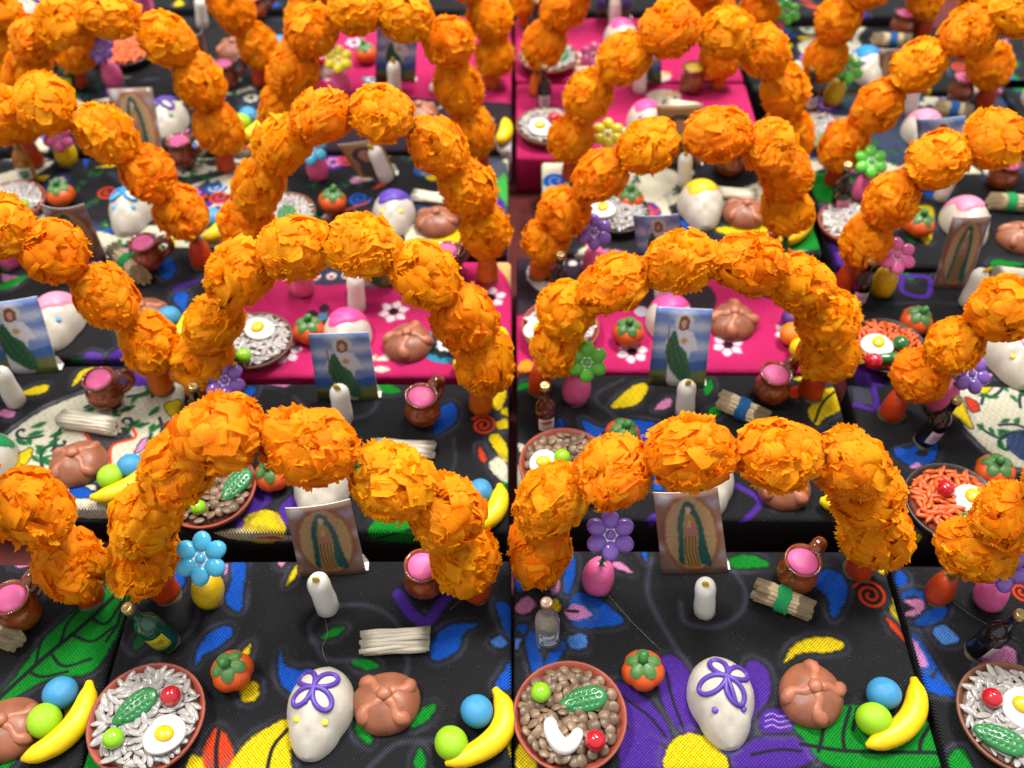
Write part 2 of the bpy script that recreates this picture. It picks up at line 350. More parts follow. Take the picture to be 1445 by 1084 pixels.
def fabric(tile):
    im = tile.cv.image('print_'+tile.key)
    m = bpy.data.materials.new('fabric_'+tile.key); m.use_nodes = True; nt = m.node_tree; N = nt.nodes; L = nt.links; b = N['Principled BSDF']
    ti = N.new('ShaderNodeTexImage'); ti.image = im; ti.interpolation = 'Cubic'
    tc = N.new('ShaderNodeTexCoord'); sp = N.new('ShaderNodeSeparateXYZ'); L.new(tc.outputs['Object'], sp.inputs[0])
    def wave(sock, freq, ph):
        a = N.new('ShaderNodeMath'); a.operation = 'MULTIPLY_ADD'; a.inputs[1].default_value = freq; a.inputs[2].default_value = ph; L.new(sock, a.inputs[0])
        c = N.new('ShaderNodeMath'); c.operation = 'SINE'; L.new(a.outputs[0], c.inputs[0]); return c.outputs[0]
    k = 2*math.pi/0.0012
    wx, wy = wave(sp.outputs[0], k, 0), wave(sp.outputs[1], k, 1.2)
    mu = N.new('ShaderNodeMath'); mu.operation = 'MULTIPLY'; L.new(wx, mu.inputs[0]); L.new(wy, mu.inputs[1])   # basket weave height
    nz = N.new('ShaderNodeTexNoise'); nz.inputs['Scale'].default_value = 900; nz.inputs['Detail'].default_value = 3; L.new(tc.outputs['Object'], nz.inputs['Vector'])
    ad = N.new('ShaderNodeMath'); ad.operation = 'ADD'; L.new(mu.outputs[0], ad.inputs[0]); L.new(nz.outputs['Fac'], ad.inputs[1])
    bp = N.new('ShaderNodeBump'); bp.inputs['Strength'].default_value = .8; bp.inputs['Distance'].default_value = .0003
    L.new(ad.outputs[0], bp.inputs['Height']); L.new(bp.outputs[0], b.inputs['Normal'])
    n3 = N.new('ShaderNodeTexNoise'); n3.inputs['Scale'].default_value = 70; n3.inputs['Detail'].default_value = 2; L.new(tc.outputs['Object'], n3.inputs['Vector'])
    bp2 = N.new('ShaderNodeBump'); bp2.inputs['Strength'].default_value = .5; bp2.inputs['Distance'].default_value = .003; L.new(n3.outputs['Fac'], bp2.inputs['Height']); L.new(bp2.outputs[0], bp.inputs['Normal'])
    mr = N.new('ShaderNodeMapRange'); mr.inputs['From Min'].default_value = -.5; mr.inputs['From Max'].default_value = 1.6; mr.inputs['To Min'].default_value = .5; mr.inputs['To Max'].default_value = 1.65
    L.new(ad.outputs[0], mr.inputs['Value'])
    n2 = N.new('ShaderNodeTexNoise'); n2.inputs['Scale'].default_value = 1400; n2.inputs['Detail'].default_value = 1; L.new(tc.outputs['Object'], n2.inputs['Vector'])
    lint = N.new('ShaderNodeMapRange'); lint.inputs['From Min'].default_value = .72; lint.inputs['From Max'].default_value = .8; lint.inputs['To Min'].default_value = 0; lint.inputs['To Max'].default_value = .16
    L.new(n2.outputs['Fac'], lint.inputs['Value'])
    sc = N.new('ShaderNodeVectorMath'); sc.operation = 'SCALE'; L.new(ti.outputs[0], sc.inputs[0]); L.new(mr.outputs[0], sc.inputs['Scale'])
    mx = N.new('ShaderNodeMix'); mx.data_type = 'RGBA'; L.new(lint.outputs[0], mx.inputs[0]); L.new(sc.outputs[0], mx.inputs[6]); mx.inputs[7].default_value = (.6, .6, .62, 1)
    L.new(mx.outputs[2], b.inputs['Base Color']); b.inputs['Roughness'].default_value = .85; b.inputs['Specular IOR Level'].default_value = .12
    return m
def box_mesh(seed, BOX_D):
    bm = bmesh.new(); bmesh.ops.create_cube(bm, size=1)
    for v in bm.verts: v.co = Vector((v.co.x*BOX_W, v.co.y*BOX_D, (v.co.z-.5)*BOX_H))
    bmesh.ops.bevel(bm, geom=list(bm.edges), offset=.0022, segments=3, affect='EDGES', profile=.5)
    uvl = bm.loops.layers.uv.new('UVMap'); Wt, Ht = BOX_W+2*MARG/1000, BOX_D+2*MARG/1000
    for f in bm.faces:
        f.smooth = True; n = f.normal
        for l in f.loops:
            x, y, z = l.vert.co; u, v = x, y
            if abs(n.x) > .75: u += math.copysign(-z, n.x)
            elif abs(n.y) > .75: v += math.copysign(-z, n.y)
            l[uvl].uv = (u/Wt+.5, v/Ht+.5)
    m = bpy.data.meshes.new('altar_box'); bm.to_mesh(m); bm.free(); return m
# ------------------------------------------------------------------ the table cloth
bm = bmesh.new(); bmesh.ops.create_grid(bm, x_segments=120, y_segments=120, size=1.6)
_r = random.Random(3)
for v in bm.verts:
    v.co.z = -BOX_H - .0012 + .0011*math.sin(v.co.x*9+2*math.sin(v.co.y*5))*math.sin(v.co.y*11)
    v.co.y += .6
me = bpy.data.meshes.new('tablecloth'); bm.to_mesh(me); bm.free()
me.polygons.foreach_set('use_smooth', [True]*len(me.polygons))
o = obj('tablecloth', me, M_CLOTH); o['kind'] = 'structure'; o['label'] = 'dark red cloth spread on the table under the boxes'

# ------------------------------------------------------------------ boxes and their prints
T = Tile
L1 = T('L1', 795, 'r', 190, 814, 'black', 'black box with big green leaf print', 'black canvas box with a big veined green leaf print', .3, D=.083)
C1 = T('C1', 790, 'r', 722, 850, 'black', 'black box with sky-blue flower vase', 'black canvas box with blue drop prints under the sky-blue flower vase', .2, D=.083)
C2 = T('C2', 776, 'l', 725, 850, 'black', 'black box with purple flower print', 'black canvas box with a big purple flower and blue petals printed', -.2, D=.083)
R1 = T('R1', 798, 'l', 1257, 800, 'black', 'black box with brown-rimmed rice dish', 'black canvas box with blue petal and pink drop prints under brown rice dish', -.3, D=.083)
L2 = T('L2', 515, 'r', 262, 545, 'cream', 'black and cream vine-print box', 'black canvas box with a cream oval of green vines printed on it', .4)
C3 = T('C3', 540, 'r', 718, 650, 'black', 'black box with green-looped skull', 'black canvas box with red spiral and yellow half-sun prints', 0)
C4 = T('C4', 527, 'l', 729, 600, 'black', 'black box with red-brown bottle', 'black canvas box with yellow drop and blue star prints', -.3)
R2 = T('R2', 543, 'l', 1195, 547, 'black', 'purple-cornered box with carrot dish', 'black canvas box with purple corner square and cream vine print', -.5)
L3 = T('L3', 347, 'r', 306, 378, 'black', 'black box with blue-eyed pink skull', 'black canvas box with purple petals along its front edge', .3)
C5 = T('C5', 368, 'r', 722, 450, 'pink', 'pink box with turquoise flower print', 'hot pink canvas box with white daisies and a turquoise flower printed', .2, res=.35)
C6 = T('C6', 362, 'l', 729, 450, 'pink', 'pink box with dark printed corner', 'hot pink canvas box with white daisies and a dark printed back corner', -.2, res=.35)
R3 = T('R3', 383, 'l', 1181, 400, 'black', 'black box with carrot and pepper dish', 'black canvas box with purple square print under the pink bead flower', -.4)
L4 = T('L4', 222, 'r', 349, 240, 'cream', 'cream-print box with blue-looped skull', 'cream and black printed canvas box with red spiral under blue-looped skull', .4, res=.5)
C7 = T('C7', 218, 'r', 717, 300, 'cream', 'cream-print box with purple-capped skull', 'cream printed canvas box with purple front corner behind the turquoise-flower pink box', 0, res=.5)
C8 = T('C8', 228, 'l', 765, 280, 'cream', 'wave-print box with yellow-capped skull', 'cream and black canvas box with a blue wave print', -.2, res=.5)
R4 = T('R4', 243, 'l', 1142, 250, 'black', 'green-edged box with pink-labelled bottle', 'black canvas box with green and purple corner print', -.5, res=.5)
L5 = T('L5', 107, 'r', 395, 125, 'cream', 'box with green-eyed purple-looped skull', 'dark printed canvas box under the purple bead flower and pink pot', .3, res=.5)
C9 = T('C9', 107, 'r', 722, 150, 'pink', 'half pink half black box', 'canvas box printed half hot pink and half black', .1, res=.5)
C10 = T('C10', 117, 'l', 728, 150, 'pink', 'pink box with purple-eyed skull', 'hot pink canvas box with cream print under the yellow-filled jug', -.1, res=.5)
R5 = T('R5', 135, 'l', 1090, 150, 'grey', 'grey-blue box with rosy-capped skull', 'grey-blue printed canvas box with pink blossoms', -.3, res=.5)
L6 = T('L6', 22, 'r', 418, 30, 'black', 'far box with broad carrot dish', 'black canvas box behind the purple-looped skull box', 0, res=.5)
C11 = T('C11', 22, 'r', 722, 60, 'pink', 'far pink box behind yellow bead flower', 'hot pink canvas box behind the half pink half black box', 0, res=.5)
C12 = T('C12', 25, 'l', 727, 60, 'pink', 'far cream-and-pink box with rice dish', 'cream and pink printed canvas box behind the yellow-filled jug', 0, res=.5)
R6 = T('R6', 37, 'l', 1040, 50, 'cream', 'far vine-print box with blue-capped skull', 'cream vine-print canvas box behind the grey-blue box', 0, res=.5)
L0 = T('L0', 107, 'r', 60, 125, 'black', 'dark box beside the purple-looped skull box', 'dark canvas box beside the pink-pot vase with purple bead flower', 0, res=.5)
L00 = T('L00', 22, 'r', 105, 30, 'black', 'far dark box', 'far dark canvas box under a greyish skull', 0, res=.5)
R0 = T('R0', 110, 'l', 1412, 120, 'black', 'dark box beyond grey-blue box', 'black canvas box with blue drop print beside the grey-blue box', 0, res=.5)

for i, (bk, sd, xp, dsc) in enumerate(((-62, 'r', 440, 'black canvas box behind the far carrot dish box'), (-60, 'r', 722, 'black canvas box behind the far pink box'), (-58, 'l', 729, 'black canvas box behind the far cream-and-pink box'), (-52, 'l', 1015, 'black canvas box behind the far vine-print box'), (-62, 'r', 150, 'black canvas box behind the far grey-skull box'), (37, 'l', 1352, 'black canvas box behind the blue-drop print box'))):
    T('back%d' % i, bk, sd, xp, 0 if i < 5 else 50, 'black', 'far plain black box', dsc, 0, res=.6).grid(60+i, 'black')
# --- L1
L1.f(GRN, (-60, 1040), (10, 970), (60, 905), (115, 855), (165, 822), (190, 812), (186, 850), (160, 905), (128, 948), (70, 958), (20, 985), (-30, 1020))
for w in ((1.6, (-50, 1030), (60, 930), (120, 880), (192, 812)), (1.0, (40, 948), (60, 955), (95, 948)), (1., (70, 920), (90, 940), (128, 930)), (1., (100, 895), (130, 905), (160, 885)), (1., (128, 872), (150, 880), (172, 850)), (1., (50, 940), (55, 915), (60, 900)), (1., (85, 908), (95, 880), (110, 862)), (1., (150, 905), (166, 878), (175, 840))):
    L1.st(BLK, w[0], *w[1:])
L1.f(GRN, (0, 1040), (20, 1050), (45, 1035), (20, 1075), (0, 1084)); L1.f(PUR, (165, 800), (180, 798), (184, 806), (170, 810)); L1.f(GRN, (150, 812), (185, 806), (188, 822), (160, 830))
L1.f(YEL, (90, 1003), (100, 990), (104, 1000), (95, 1012)); L1.f(PNK, (18, 797), (38, 797), (30, 801))
# --- C1
C1.f(GRN, (136, 1020), (152, 1004), (146, 1050), (140, 1100), (112, 1100))
C1.leaf(197, 905, 75, 7, 4.2, DGR); C1.f(GRN, (192, 958), (205, 940), (217, 936), (212, 952), (198, 962)); C1.f(BLU, (276, 938), (281, 912), (300, 890), (324, 884), (327, 896), (310, 912), (288, 924))
C1.f(YEL, (354, 908), (340, 923), (350, 928)); C1.f(YEL, (338, 976), (352, 962), (364, 966), (363, 986), (346, 990))
C1.f(BLU, (396, 920), (400, 935), (420, 946), (440, 945), (440, 975), (412, 978), (393, 955)); C1.f(RED, (287, 1058), (308, 1027), (331, 1062), (322, 1100), (290, 1095)); C1.st(BLK, 1.4, (309, 1030), (305, 1060), (306, 1100))
C1.f(YEL, (322, 1100), (342, 1054), (375, 1028), (410, 1016), (410, 1060), (404, 1100)); C1.st(BLK, 1.2, (405, 1030), (385, 1055), (376, 1090)); C1.f(YEL, (262, 1092), (270, 1066), (285, 1072), (290, 1100))
C1.f(BLU, (326, 794), (346, 793), (344, 830), (338, 862), (318, 848), (326, 820)); C1.f(PNK, (312, 800), (322, 796), (318, 812)); C1.f(BLU, (240, 796), (258, 795), (262, 815), (250, 832)); C1.f(GRN, (196, 800), (212, 802), (205, 812))
C1.f(PNK, (392, 793), (403, 792), (397, 800)); C1.f(YEL, (404, 826), (412, 806), (420, 798), (416, 816)); C1.st(PUR, 4.2, (562, 838), (580, 866), (603, 877), (622, 852), (635, 838), soft=.6); C1.circ(600, 862, 1.2, (60, 56, 80))
C1.f(BLU, (607, 925), (614, 898), (640, 881), (673, 881), (655, 893), (645, 918), (620, 932))
for a in ((470, 893, 28, 9, 3.4), (515, 937, -12, 10, 4), (598, 1010, 45, 11, 4.4), (513, 1030, 118, 11, 5), (593, 1076, 95, 9, 4)): C1.leaf(*a)
C1.f(BLU, (700, 852), (722, 858), (724, 905), (712, 890)); C1.f((70, 130, 220), (693, 906), (705, 897), (716, 908), (704, 915)); C1.f(BLU, (698, 970), (712, 945), (724, 930), (724, 968)); C1.f(YEL, (716, 1050), (722, 1034), (724, 1070))
G = (78, 80, 98)
for s in (((440, 905), (438, 880), (465, 858), (520, 855), (560, 880), (575, 930), (570, 965)), ((185, 925), (170, 900), (185, 860), (215, 845)), ((255, 905), (275, 880), (282, 840)), ((520, 1084), (560, 1050), (610, 1045)), ((440, 900), (460, 930), (500, 932))): C1.st(G, 1.6, *s, soft=.9, alpha=.6)
# --- C2
for p in (((806, 842), (835, 840), (880, 875), (850, 885), (808, 882)), ((800, 778), (812, 790), (808, 828), (796, 835)), ((742, 905), (752, 890), (762, 915), (768, 958), (752, 950)), ((775, 920), (790, 905), (800, 910), (785, 935), (768, 950)), ((728, 885), (744, 880), (740, 895)), ((732, 800), (752, 790), (760, 812), (740, 835), (728, 830)), ((905, 778), (913, 778), (912, 792))): C2.f(BLU, *p)
for p in (((797, 862), (815, 852), (835, 868), (808, 876)), ((775, 826), (784, 808), (790, 830), (780, 840)), ((726, 856), (742, 842), (756, 852), (748, 864), (735, 866)), ((757, 890), (764, 905), (760, 915)), ((862, 796), (875, 793), (893, 808), (875, 804))): C2.f(PNK, *p)
C2.st(BLK, 1.0, (800, 862), (815, 863)); C2.f(YEL, (772, 852), (786, 846), (790, 862), (776, 866)); C2.f((80, 140, 226), (802, 898), (826, 896), (826, 915), (804, 913)); C2.f((80, 140, 226), (726, 900), (736, 903), (728, 916))
C2.st(G, 1.8, (918, 790), (915, 840), (945, 900), (975, 945), soft=.9, alpha=.6); C2.st(G, 1.8, (960, 850), (968, 878), (1010, 885), (1045, 865), (1052, 835), (1035, 805), soft=.9, alpha=.6)
C2.f(GRN, (1024, 792), (1048, 783), (1070, 786), (1086, 798), (1060, 802), (1035, 801))
for p in (((932, 930), (952, 926), (970, 945), (985, 1000), (975, 1042), (950, 1020), (930, 975)), ((866, 965), (895, 972), (930, 1005), (948, 1048), (905, 1040), (875, 1010)), ((876, 1030), (915, 1042), (940, 1062), (925, 1100), (880, 1100)), ((1030, 1072), (1060, 1045), (1110, 1038), (1158, 1058), (1130, 1082), (1060, 1100)), ((1055, 935), (1080, 942), (1088, 975), (1072, 1005), (1040, 1035), (1020, 1040), (1040, 990)), ((1020, 1050), (1045, 1035), (1062, 1020), (1050, 1045))): C2.f(PUR, *p)
for s in (((940, 950), (950, 990), (965, 1030)), ((880, 985), (915, 1010), (940, 1040)), ((1060, 1065), (1100, 1058), (1130, 1060))): C2.st(BLK, .9, *s)
C2.circ(982, 1080, 10.5, YEL, halo=.4); C2.f(PUR, (1078, 1003), (1118, 1003), (1120, 1030), (1076, 1032))
for k in range(3): C2.st((200, 180, 235), .35, (1080, 1010+8*k), (1090, 1007+8*k), (1100, 1011+8*k), (1116, 1008+8*k))
C2.f(YEL, (1107, 936), (1118, 912), (1150, 899), (1184, 903), (1189, 916), (1160, 921), (1128, 922)); C2.f(BLU, (1150, 818), (1165, 803), (1188, 812), (1196, 838), (1180, 870), (1172, 868), (1168, 845), (1155, 832))
C2.spiral(1228, 840, 6.2, RED, w=1.3); C2.f(YEL, (1236, 782), (1247, 778), (1250, 806), (1240, 808)); C2.f(YEL, (1255, 858), (1268, 855), (1278, 882), (1265, 876)); C2.f(RED, (1250, 872), (1268, 885), (1280, 905), (1262, 892)); C2.f(YEL, (1261, 842), (1268, 850), (1270, 856), (1262, 852))
C2.f(GRN, (1120, 1018), (1160, 1000), (1205, 995), (1260, 1012), (1320, 1022), (1345, 1075), (1260, 1088), (1170, 1080), (1140, 1050))
for s in (((1130, 1050), (1200, 1060), (1330, 1062)), ((1166, 1004), (1160, 1040), (1155, 1060)), ((1200, 998), (1190, 1035), (1192, 1060)), ((1210, 1000), (1204, 1030)), ((1250, 1012), (1238, 1040), (1236, 1060)), ((1312, 1024), (1300, 1045), (1298, 1060))): C2.st(BLK, 1.2, *s)
C2.f(YEL, (728, 1060), (740, 1048), (756, 1070), (752, 1095), (730, 1095)); C2.f((90, 80, 140), (1010, 1045), (1040, 1040), (1046, 1062), (1020, 1064), halo=0)
# --- R1
for p in (((1262, 818), (1268, 805), (1280, 815), (1274, 830)), ((1268, 845), (1285, 832), (1310, 838), (1312, 850), (1290, 842)), ((1300, 868), (1330, 850), (1336, 862), (1322, 880), (1290, 882)), ((1288, 895), (1300, 905), (1318, 935), (1345, 980), (1318, 965), (1322, 945), (1302, 955)), ((1296, 950), (1320, 960), (1350, 982), (1310, 975))): R1.f(BLU, *p)
for p in (((1276, 848), (1300, 845), (1304, 858), (1290, 870), (1276, 868), (1280, 862), (1290, 858)), ((1288, 900), (1300, 915), (1310, 938), (1296, 936)), ((1380, 945), (1398, 918), (1422, 912), (1435, 925), (1428, 945), (1405, 950))): R1.f(PNK, *p)
R1.f((80, 140, 226), (1316, 890), (1332, 882), (1354, 902), (1338, 910), (1325, 905)); R1.spiral(1442, 835, 5, RED, w=1.2); R1.f(GRN, (1340, 1066), (1360, 1058), (1372, 1090), (1345, 1100)); R1.leaf(1440, 955, 30, 12, 5)
# --- L2
L2.f(CRM, (-60, 760), (-10, 640), (40, 592), (90, 566), (150, 548), (215, 542), (262, 545), (275, 600), (262, 680), (230, 735), (120, 740), (40, 735), soft=.5, halo=.5, hcol=(170, 172, 184), edge=INK)
for v in ((60, 615, 200), (120, 575, 40), (180, 560, 10), (215, 560, 100), (90, 600, 250), (225, 590, 300), (170, 620, 60), (60, 660, 120), (205, 630, 30), (30, 690, 80), (140, 560, 300), (100, 690, 30), (180, 705, 150)): L2.vine(*v, 17)
for v in ((50, 612, 20), (95, 583, 200), (58, 633, 330), (75, 625, 60), (160, 590, 40), (205, 556, 30), (218, 580, 60), (200, 600, 200), (215, 605, 270), (66, 652, 340), (180, 577, 30), (55, 600, 30), (130, 577, 20)): L2.leaf(*v, 6.5, 2.8, DGR, 0)
L2.f(YEL, (15, 655), (28, 640), (45, 632), (40, 650), (18, 670), halo=0, edge=INK); L2.f(YEL, (232, 572), (248, 565), (262, 565), (258, 582), (245, 590), halo=0, edge=INK); L2.f(YEL, (195, 648), (212, 632), (222, 630), (205, 650), halo=0, edge=INK); L2.f(YEL, (5, 690), (25, 668), (40, 660), (28, 680), halo=0, edge=INK)
L2.f(RED, (30, 668), (42, 662), (55, 668), (48, 678), halo=0, edge=INK); L2.f(RED, (228, 602), (242, 594), (252, 597), (245, 606), halo=0, edge=INK); L2.f(PNK, (190, 640), (198, 624), (208, 618), (204, 632), halo=0, edge=INK); L2.f(BLU, (98, 700), (108, 686), (126, 692), (135, 702), halo=0, edge=INK)
L2.f((58, 52, 60), (122, 610), (150, 614), (178, 606), (188, 618), (158, 628), (152, 640), (150, 690), (135, 692), (138, 650), (140, 630), (128, 622), halo=0, sm=False)
L2.st(RED, 1.1, (187, 604), (190, 618), (158, 630), (156, 665), (150, 690)); L2.st(RED, 1.1, (120, 612), (128, 624))
L2.f(YEL, (30, 555), (50, 545), (68, 543), (66, 552), (45, 558)); L2.f(YEL, (102, 545), (112, 525), (132, 518), (125, 524), (112, 538)); L2.f(PNK, (-4, 585), (8, 577), (22, 582), (14, 590)); L2.f(PUR, (170, 545), (200, 520), (262, 517), (260, 535), (200, 545)); L2.st((190, 150, 230), .6, (190, 520), (205, 532), (198, 524))
# --- C3
C3.spiral(682, 600, 5.6, RED, w=1.5)
for p in (((694, 570), (700, 556), (712, 548), (714, 562), (704, 580)), ((700, 596), (716, 590), (718, 602), (704, 606)), ((690, 618), (702, 612), (716, 630), (716, 652), (702, 640)), ((705, 582), (716, 574), (718, 586))): C3.f(YEL, *p)
C3.f(RED, (676, 628), (686, 645), (684, 654), (676, 645)); C3.f(CRM, (690, 655), (702, 645), (716, 655), (716, 680), (700, 672)); C3.f(BLU, (612, 612), (620, 580), (636, 568), (646, 580), (638, 600)); C3.f(GRN, (530, 545), (548, 541), (566, 552), (545, 556))
C3.circ(368, 748, 9.5, YEL, halo=.5)
for p in (((340, 690), (372, 678), (385, 702), (362, 722), (340, 720)), ((395, 715), (425, 695), (430, 730), (405, 742)), ((330, 720), (345, 735), (335, 748)), ((480, 640), (520, 640), (500, 680))): C3.f(PUR, *p)
C3.f(GRN, (520, 745), (560, 715), (620, 718), (660, 745), (600, 775), (530, 770)); C3.st(BLK, 1.2, (530, 765), (600, 740), (650, 730)); C3.f(BLU, (345, 555), (352, 545), (362, 548), (355, 560)); C3.st(G, 1.6, (415, 560), (440, 580), (500, 590), (530, 575), (528, 555), soft=.9, alpha=.6)
C3.f(CRM, (300, 752), (340, 746), (400, 758), (420, 770), (330, 770), halo=.3); C3.f(PNK, (375, 541), (410, 541), (400, 546)); C3.st(G, 1.3, (600, 700), (640, 660), (640, 620), soft=.9, alpha=.5); C3.f(RED, (355, 765), (380, 760), (395, 768)); C3.leaf(710, 690, 80, 7, 3)
# --- C4
C4.f(YEL, (862, 574), (888, 548), (910, 540), (914, 550), (902, 568), (882, 575)); C4.f(PNK, (924, 578), (936, 564), (948, 563), (944, 575)); C4.f(BLU, (822, 592), (850, 604), (880, 592), (932, 600), (912, 625), (880, 645), (845, 632), (830, 615)); C4.f(BLK, (848, 610), (880, 605), (905, 612), (885, 632), (856, 625), halo=0)
C4.f(PNK, (846, 610), (856, 622), (850, 626)); C4.f(PNK, (898, 614), (910, 614), (902, 622)); C4.f(BLU, (780, 600), (792, 592), (798, 610), (788, 622), (778, 615)); C4.f(BLU, (925, 672), (935, 690), (922, 690)); C4.st(PUR, 2.4, (1040, 685), (1072, 708), (1048, 738), soft=.6); C4.st(PUR, 2.4, (915, 735), (925, 728), (922, 745), soft=.6)
C4.f(YEL, (1140, 580), (1160, 553), (1180, 548), (1188, 575), (1165, 590), (1152, 600)); C4.st(BLK, 1., (1150, 595), (1160, 570), (1178, 552)); C4.f(RED, (1105, 552), (1125, 545), (1140, 555), (1120, 562)); C4.f(YEL, (1120, 535), (1140, 530), (1145, 540)); C4.f(CRM, (730, 625), (745, 632), (752, 650), (738, 645)); C4.f(CRM, (730, 655), (745, 665), (740, 680), (730, 690))
C4.leaf(1000, 547, 70, 10, 4); C4.leaf(1008, 582, 40, 11, 5); C4.leaf(740, 545, 20, 8, 4); C4.leaf(738, 690, 60, 7, 4); C4.st(G, 1.6, (1150, 660), (1120, 715), (1090, 720), soft=.9, alpha=.6); C4.st(G, 1.6, (870, 590), (840, 560), (880, 535), soft=.9, alpha=.5)
# --- R2
R2.f((66, 68, 84), (1202, 547), (1228, 546), (1232, 572), (1206, 568), sm=False); R2.st(PUR, 2.6, (1232, 544), (1236, 576), (1205, 570)); R2.f(BLU, (1262, 640), (1290, 630), (1320, 618), (1318, 650), (1290, 658)); R2.f(BLK, (1292, 640), (1308, 632), (1308, 644), halo=0); R2.f(PNK, (1284, 660), (1296, 652), (1300, 660)); R2.circ(1270, 637, 2.4, (40, 100, 220))
R2.f(CRM, (1345, 560), (1368, 542), (1460, 540), (1500, 640), (1440, 660), (1400, 640), (1360, 600), soft=.5, halo=.5, hcol=(170, 172, 184), edge=INK); R2.circ(1452, 630, 9, (40, 60, 100))
for v in ((1385, 570, 60), (1410, 600, 10), (1400, 560, 30), (1440, 575, 80), (1380, 600, 300), (1430, 610, 200)): R2.vine(*v, 17)
R2.f(YEL, (1340, 575), (1352, 558), (1368, 590), (1372, 605), (1352, 590), halo=.3, edge=INK); R2.f(RED, (1362, 562), (1376, 566), (1382, 578), (1370, 580), halo=0, edge=INK); R2.f(YEL, (1376, 548), (1400, 545), (1390, 555), halo=0, edge=INK)
R2.f(YEL, (1262, 790), (1275, 760), (1300, 755), (1310, 775), (1285, 800)); R2.f(BLU, (1392, 690), (1402, 680), (1408, 705))
for t, sd in ((L3, 5), (R3, 6), (L6, 7), (L0, 8), (L00, 9), (R0, 11), (R4, 12)): t.grid(sd, 'black')
for t, sd in ((L4, 21), (C7, 22), (C8, 23), (L5, 24), (R6, 25)): t.grid(sd, 'cream')
R5.grid(31, 'cream')
L3.f(PUR, (150, 505), (185, 485), (245, 490), (290, 505), (280, 525), (160, 522)); L3.f((100, 60, 170), (112, 508), (128, 495), (145, 503), (140, 514), (118, 515)); L3.f(BLU, (222, 380), (240, 365), (248, 380), (236, 395)); L3.leaf(205, 387, 30, 10, 5); L3.leaf(15, 400, 40, 18, 6)
R3.st(PUR, 2.6, (1272, 390), (1310, 392), (1308, 418), (1275, 412), (1272, 390)); R3.leaf(1255, 437, 0, 12, 5); R3.f(BLK, (1200, 440), (1400, 440), (1380, 520), (1220, 520)); R3.f(PUR, (1180, 500), (1230, 520), (1250, 560), (1200, 560))
for p in ((555, 440, 7.5), (403, 497, 7.5), (692, 420, 7.5), (462, 540, 7)): C5.daisy(*p)
C5.daisy(455, 447, 8.5, (36, 34, 40), (60, 150, 180), 5); C5.circ(628, 487, 11.5, TUR); C5.daisy(628, 487, 9, (30, 30, 34), (30, 30, 34), 9); C5.daisy(628, 487, 4.6, WHT, (30, 30, 34), 8); C5.circ(650, 487, 2.4, (240, 150, 30))
C5.leaf(543, 505, 20, 9, 4, CRM, 0); C5.leaf(537, 521, -5, 9, 4, CRM, 0); C5.leaf(525, 507, 60, 6, 3, (240, 200, 160), 0)
C5.f((52, 62, 82), (330, 350), (520, 350), (560, 372), (500, 398), (440, 402), (400, 385), (330, 392), halo=0)
for k in range(9): C5.circ(335+22*k, 392-abs(4-k), 2.6, WHT); C5.circ(335+22*k, 393-abs(4-k), 1.2, RED)
C5.f((240, 200, 120), (700, 372), (722, 374), (724, 410), (712, 390), halo=0)
for p in ((892, 497, 7.5), (1027, 487, 7.5)): C6.daisy(*p)
C6.daisy(1072, 408, 8.5, (36, 34, 40), (36, 34, 40), 5); C6.daisy(1113, 470, 7); C6.f((40, 40, 44), (725, 340), (860, 340), (985, 395), (1010, 425), (985, 445), (900, 432), (780, 430), (725, 440), halo=0)
C6.f(WHT, (742, 385), (752, 372), (758, 390), (780, 400), (800, 396), (775, 412), (752, 405), halo=0); C6.f((120, 16, 24), (756, 378), (776, 372), (790, 388), (770, 396), halo=0); C6.circ(880, 430, 4, WHT); C6.circ(905, 440, 3.4, (200, 210, 220))
for k in range(6): C6.circ(790+18*k, 372, 2.2, WHT)
C6.f((244, 160, 30), (728, 520), (740, 508), (752, 512), (748, 524), (735, 530), halo=0); C6.f((245, 160, 30), (1120, 480), (1135, 478), (1130, 490), halo=0)
C7.f((70, 76, 92), (650, 235), (716, 232), (718, 345), (690, 320), (660, 280), halo=0); C7.f((60, 170, 60), (700, 262), (712, 244), (718, 270), (714, 290), halo=0); C7.circ(702, 287, 4, PUR); C7.f(YEL, (600, 345), (640, 322), (660, 335), (640, 350)); C7.f((64, 44, 130), (670, 335), (720, 318), (722, 352), (680, 352)); C7.st(RED, 1.2, (440, 320), (480, 300), (520, 285))
C8.f(CRM, (765, 228), (800, 226), (800, 290), (765, 290), halo=0); C8.spiral(785, 255, 6, BLU, turns=1.6, w=3); C8.f((36, 36, 40), (860, 330), (1000, 335), (1150, 300), (1160, 350), (860, 352), halo=0); C8.f(YEL, (1010, 322), (1070, 318), (1110, 312), (1090, 332), (1040, 335)); C8.f(GRN, (1090, 335), (1120, 322), (1150, 318), (1160, 350), (1090, 350))
R4.f(GRN, (1140, 245), (1175, 243), (1220, 262), (1225, 285), (1190, 290), (1150, 278)); R4.f(PUR, (1152, 298), (1185, 294), (1195, 340), (1175, 360)); R4.f(PUR, (1160, 330), (1180, 340), (1200, 385), (1175, 385)); R4.f(YEL, (1275, 300), (1312, 290), (1318, 312), (1308, 345)); R4.st(RED, 1.6, (1255, 215), (1262, 230), (1250, 246)); R4.f(PUR, (1390, 250), (1400, 245), (1420, 270))
C9.f((34, 34, 38), (400, 142), (560, 137), (730, 146), (735, 230), (400, 230), halo=0, sm=False)
for k in range(8): C9.leaf(610+12*k, 148+3*k, 60, 5, 2, (210, 206, 196), 0)
C9.f(WHT, (700, 195), (722, 190), (722, 225), (705, 215), halo=0); C9.circ(525, 110, 6, TUR); C9.daisy(525, 112, 4.5, WHT, (30, 30, 30), 7); C9.daisy(465, 108, 6)
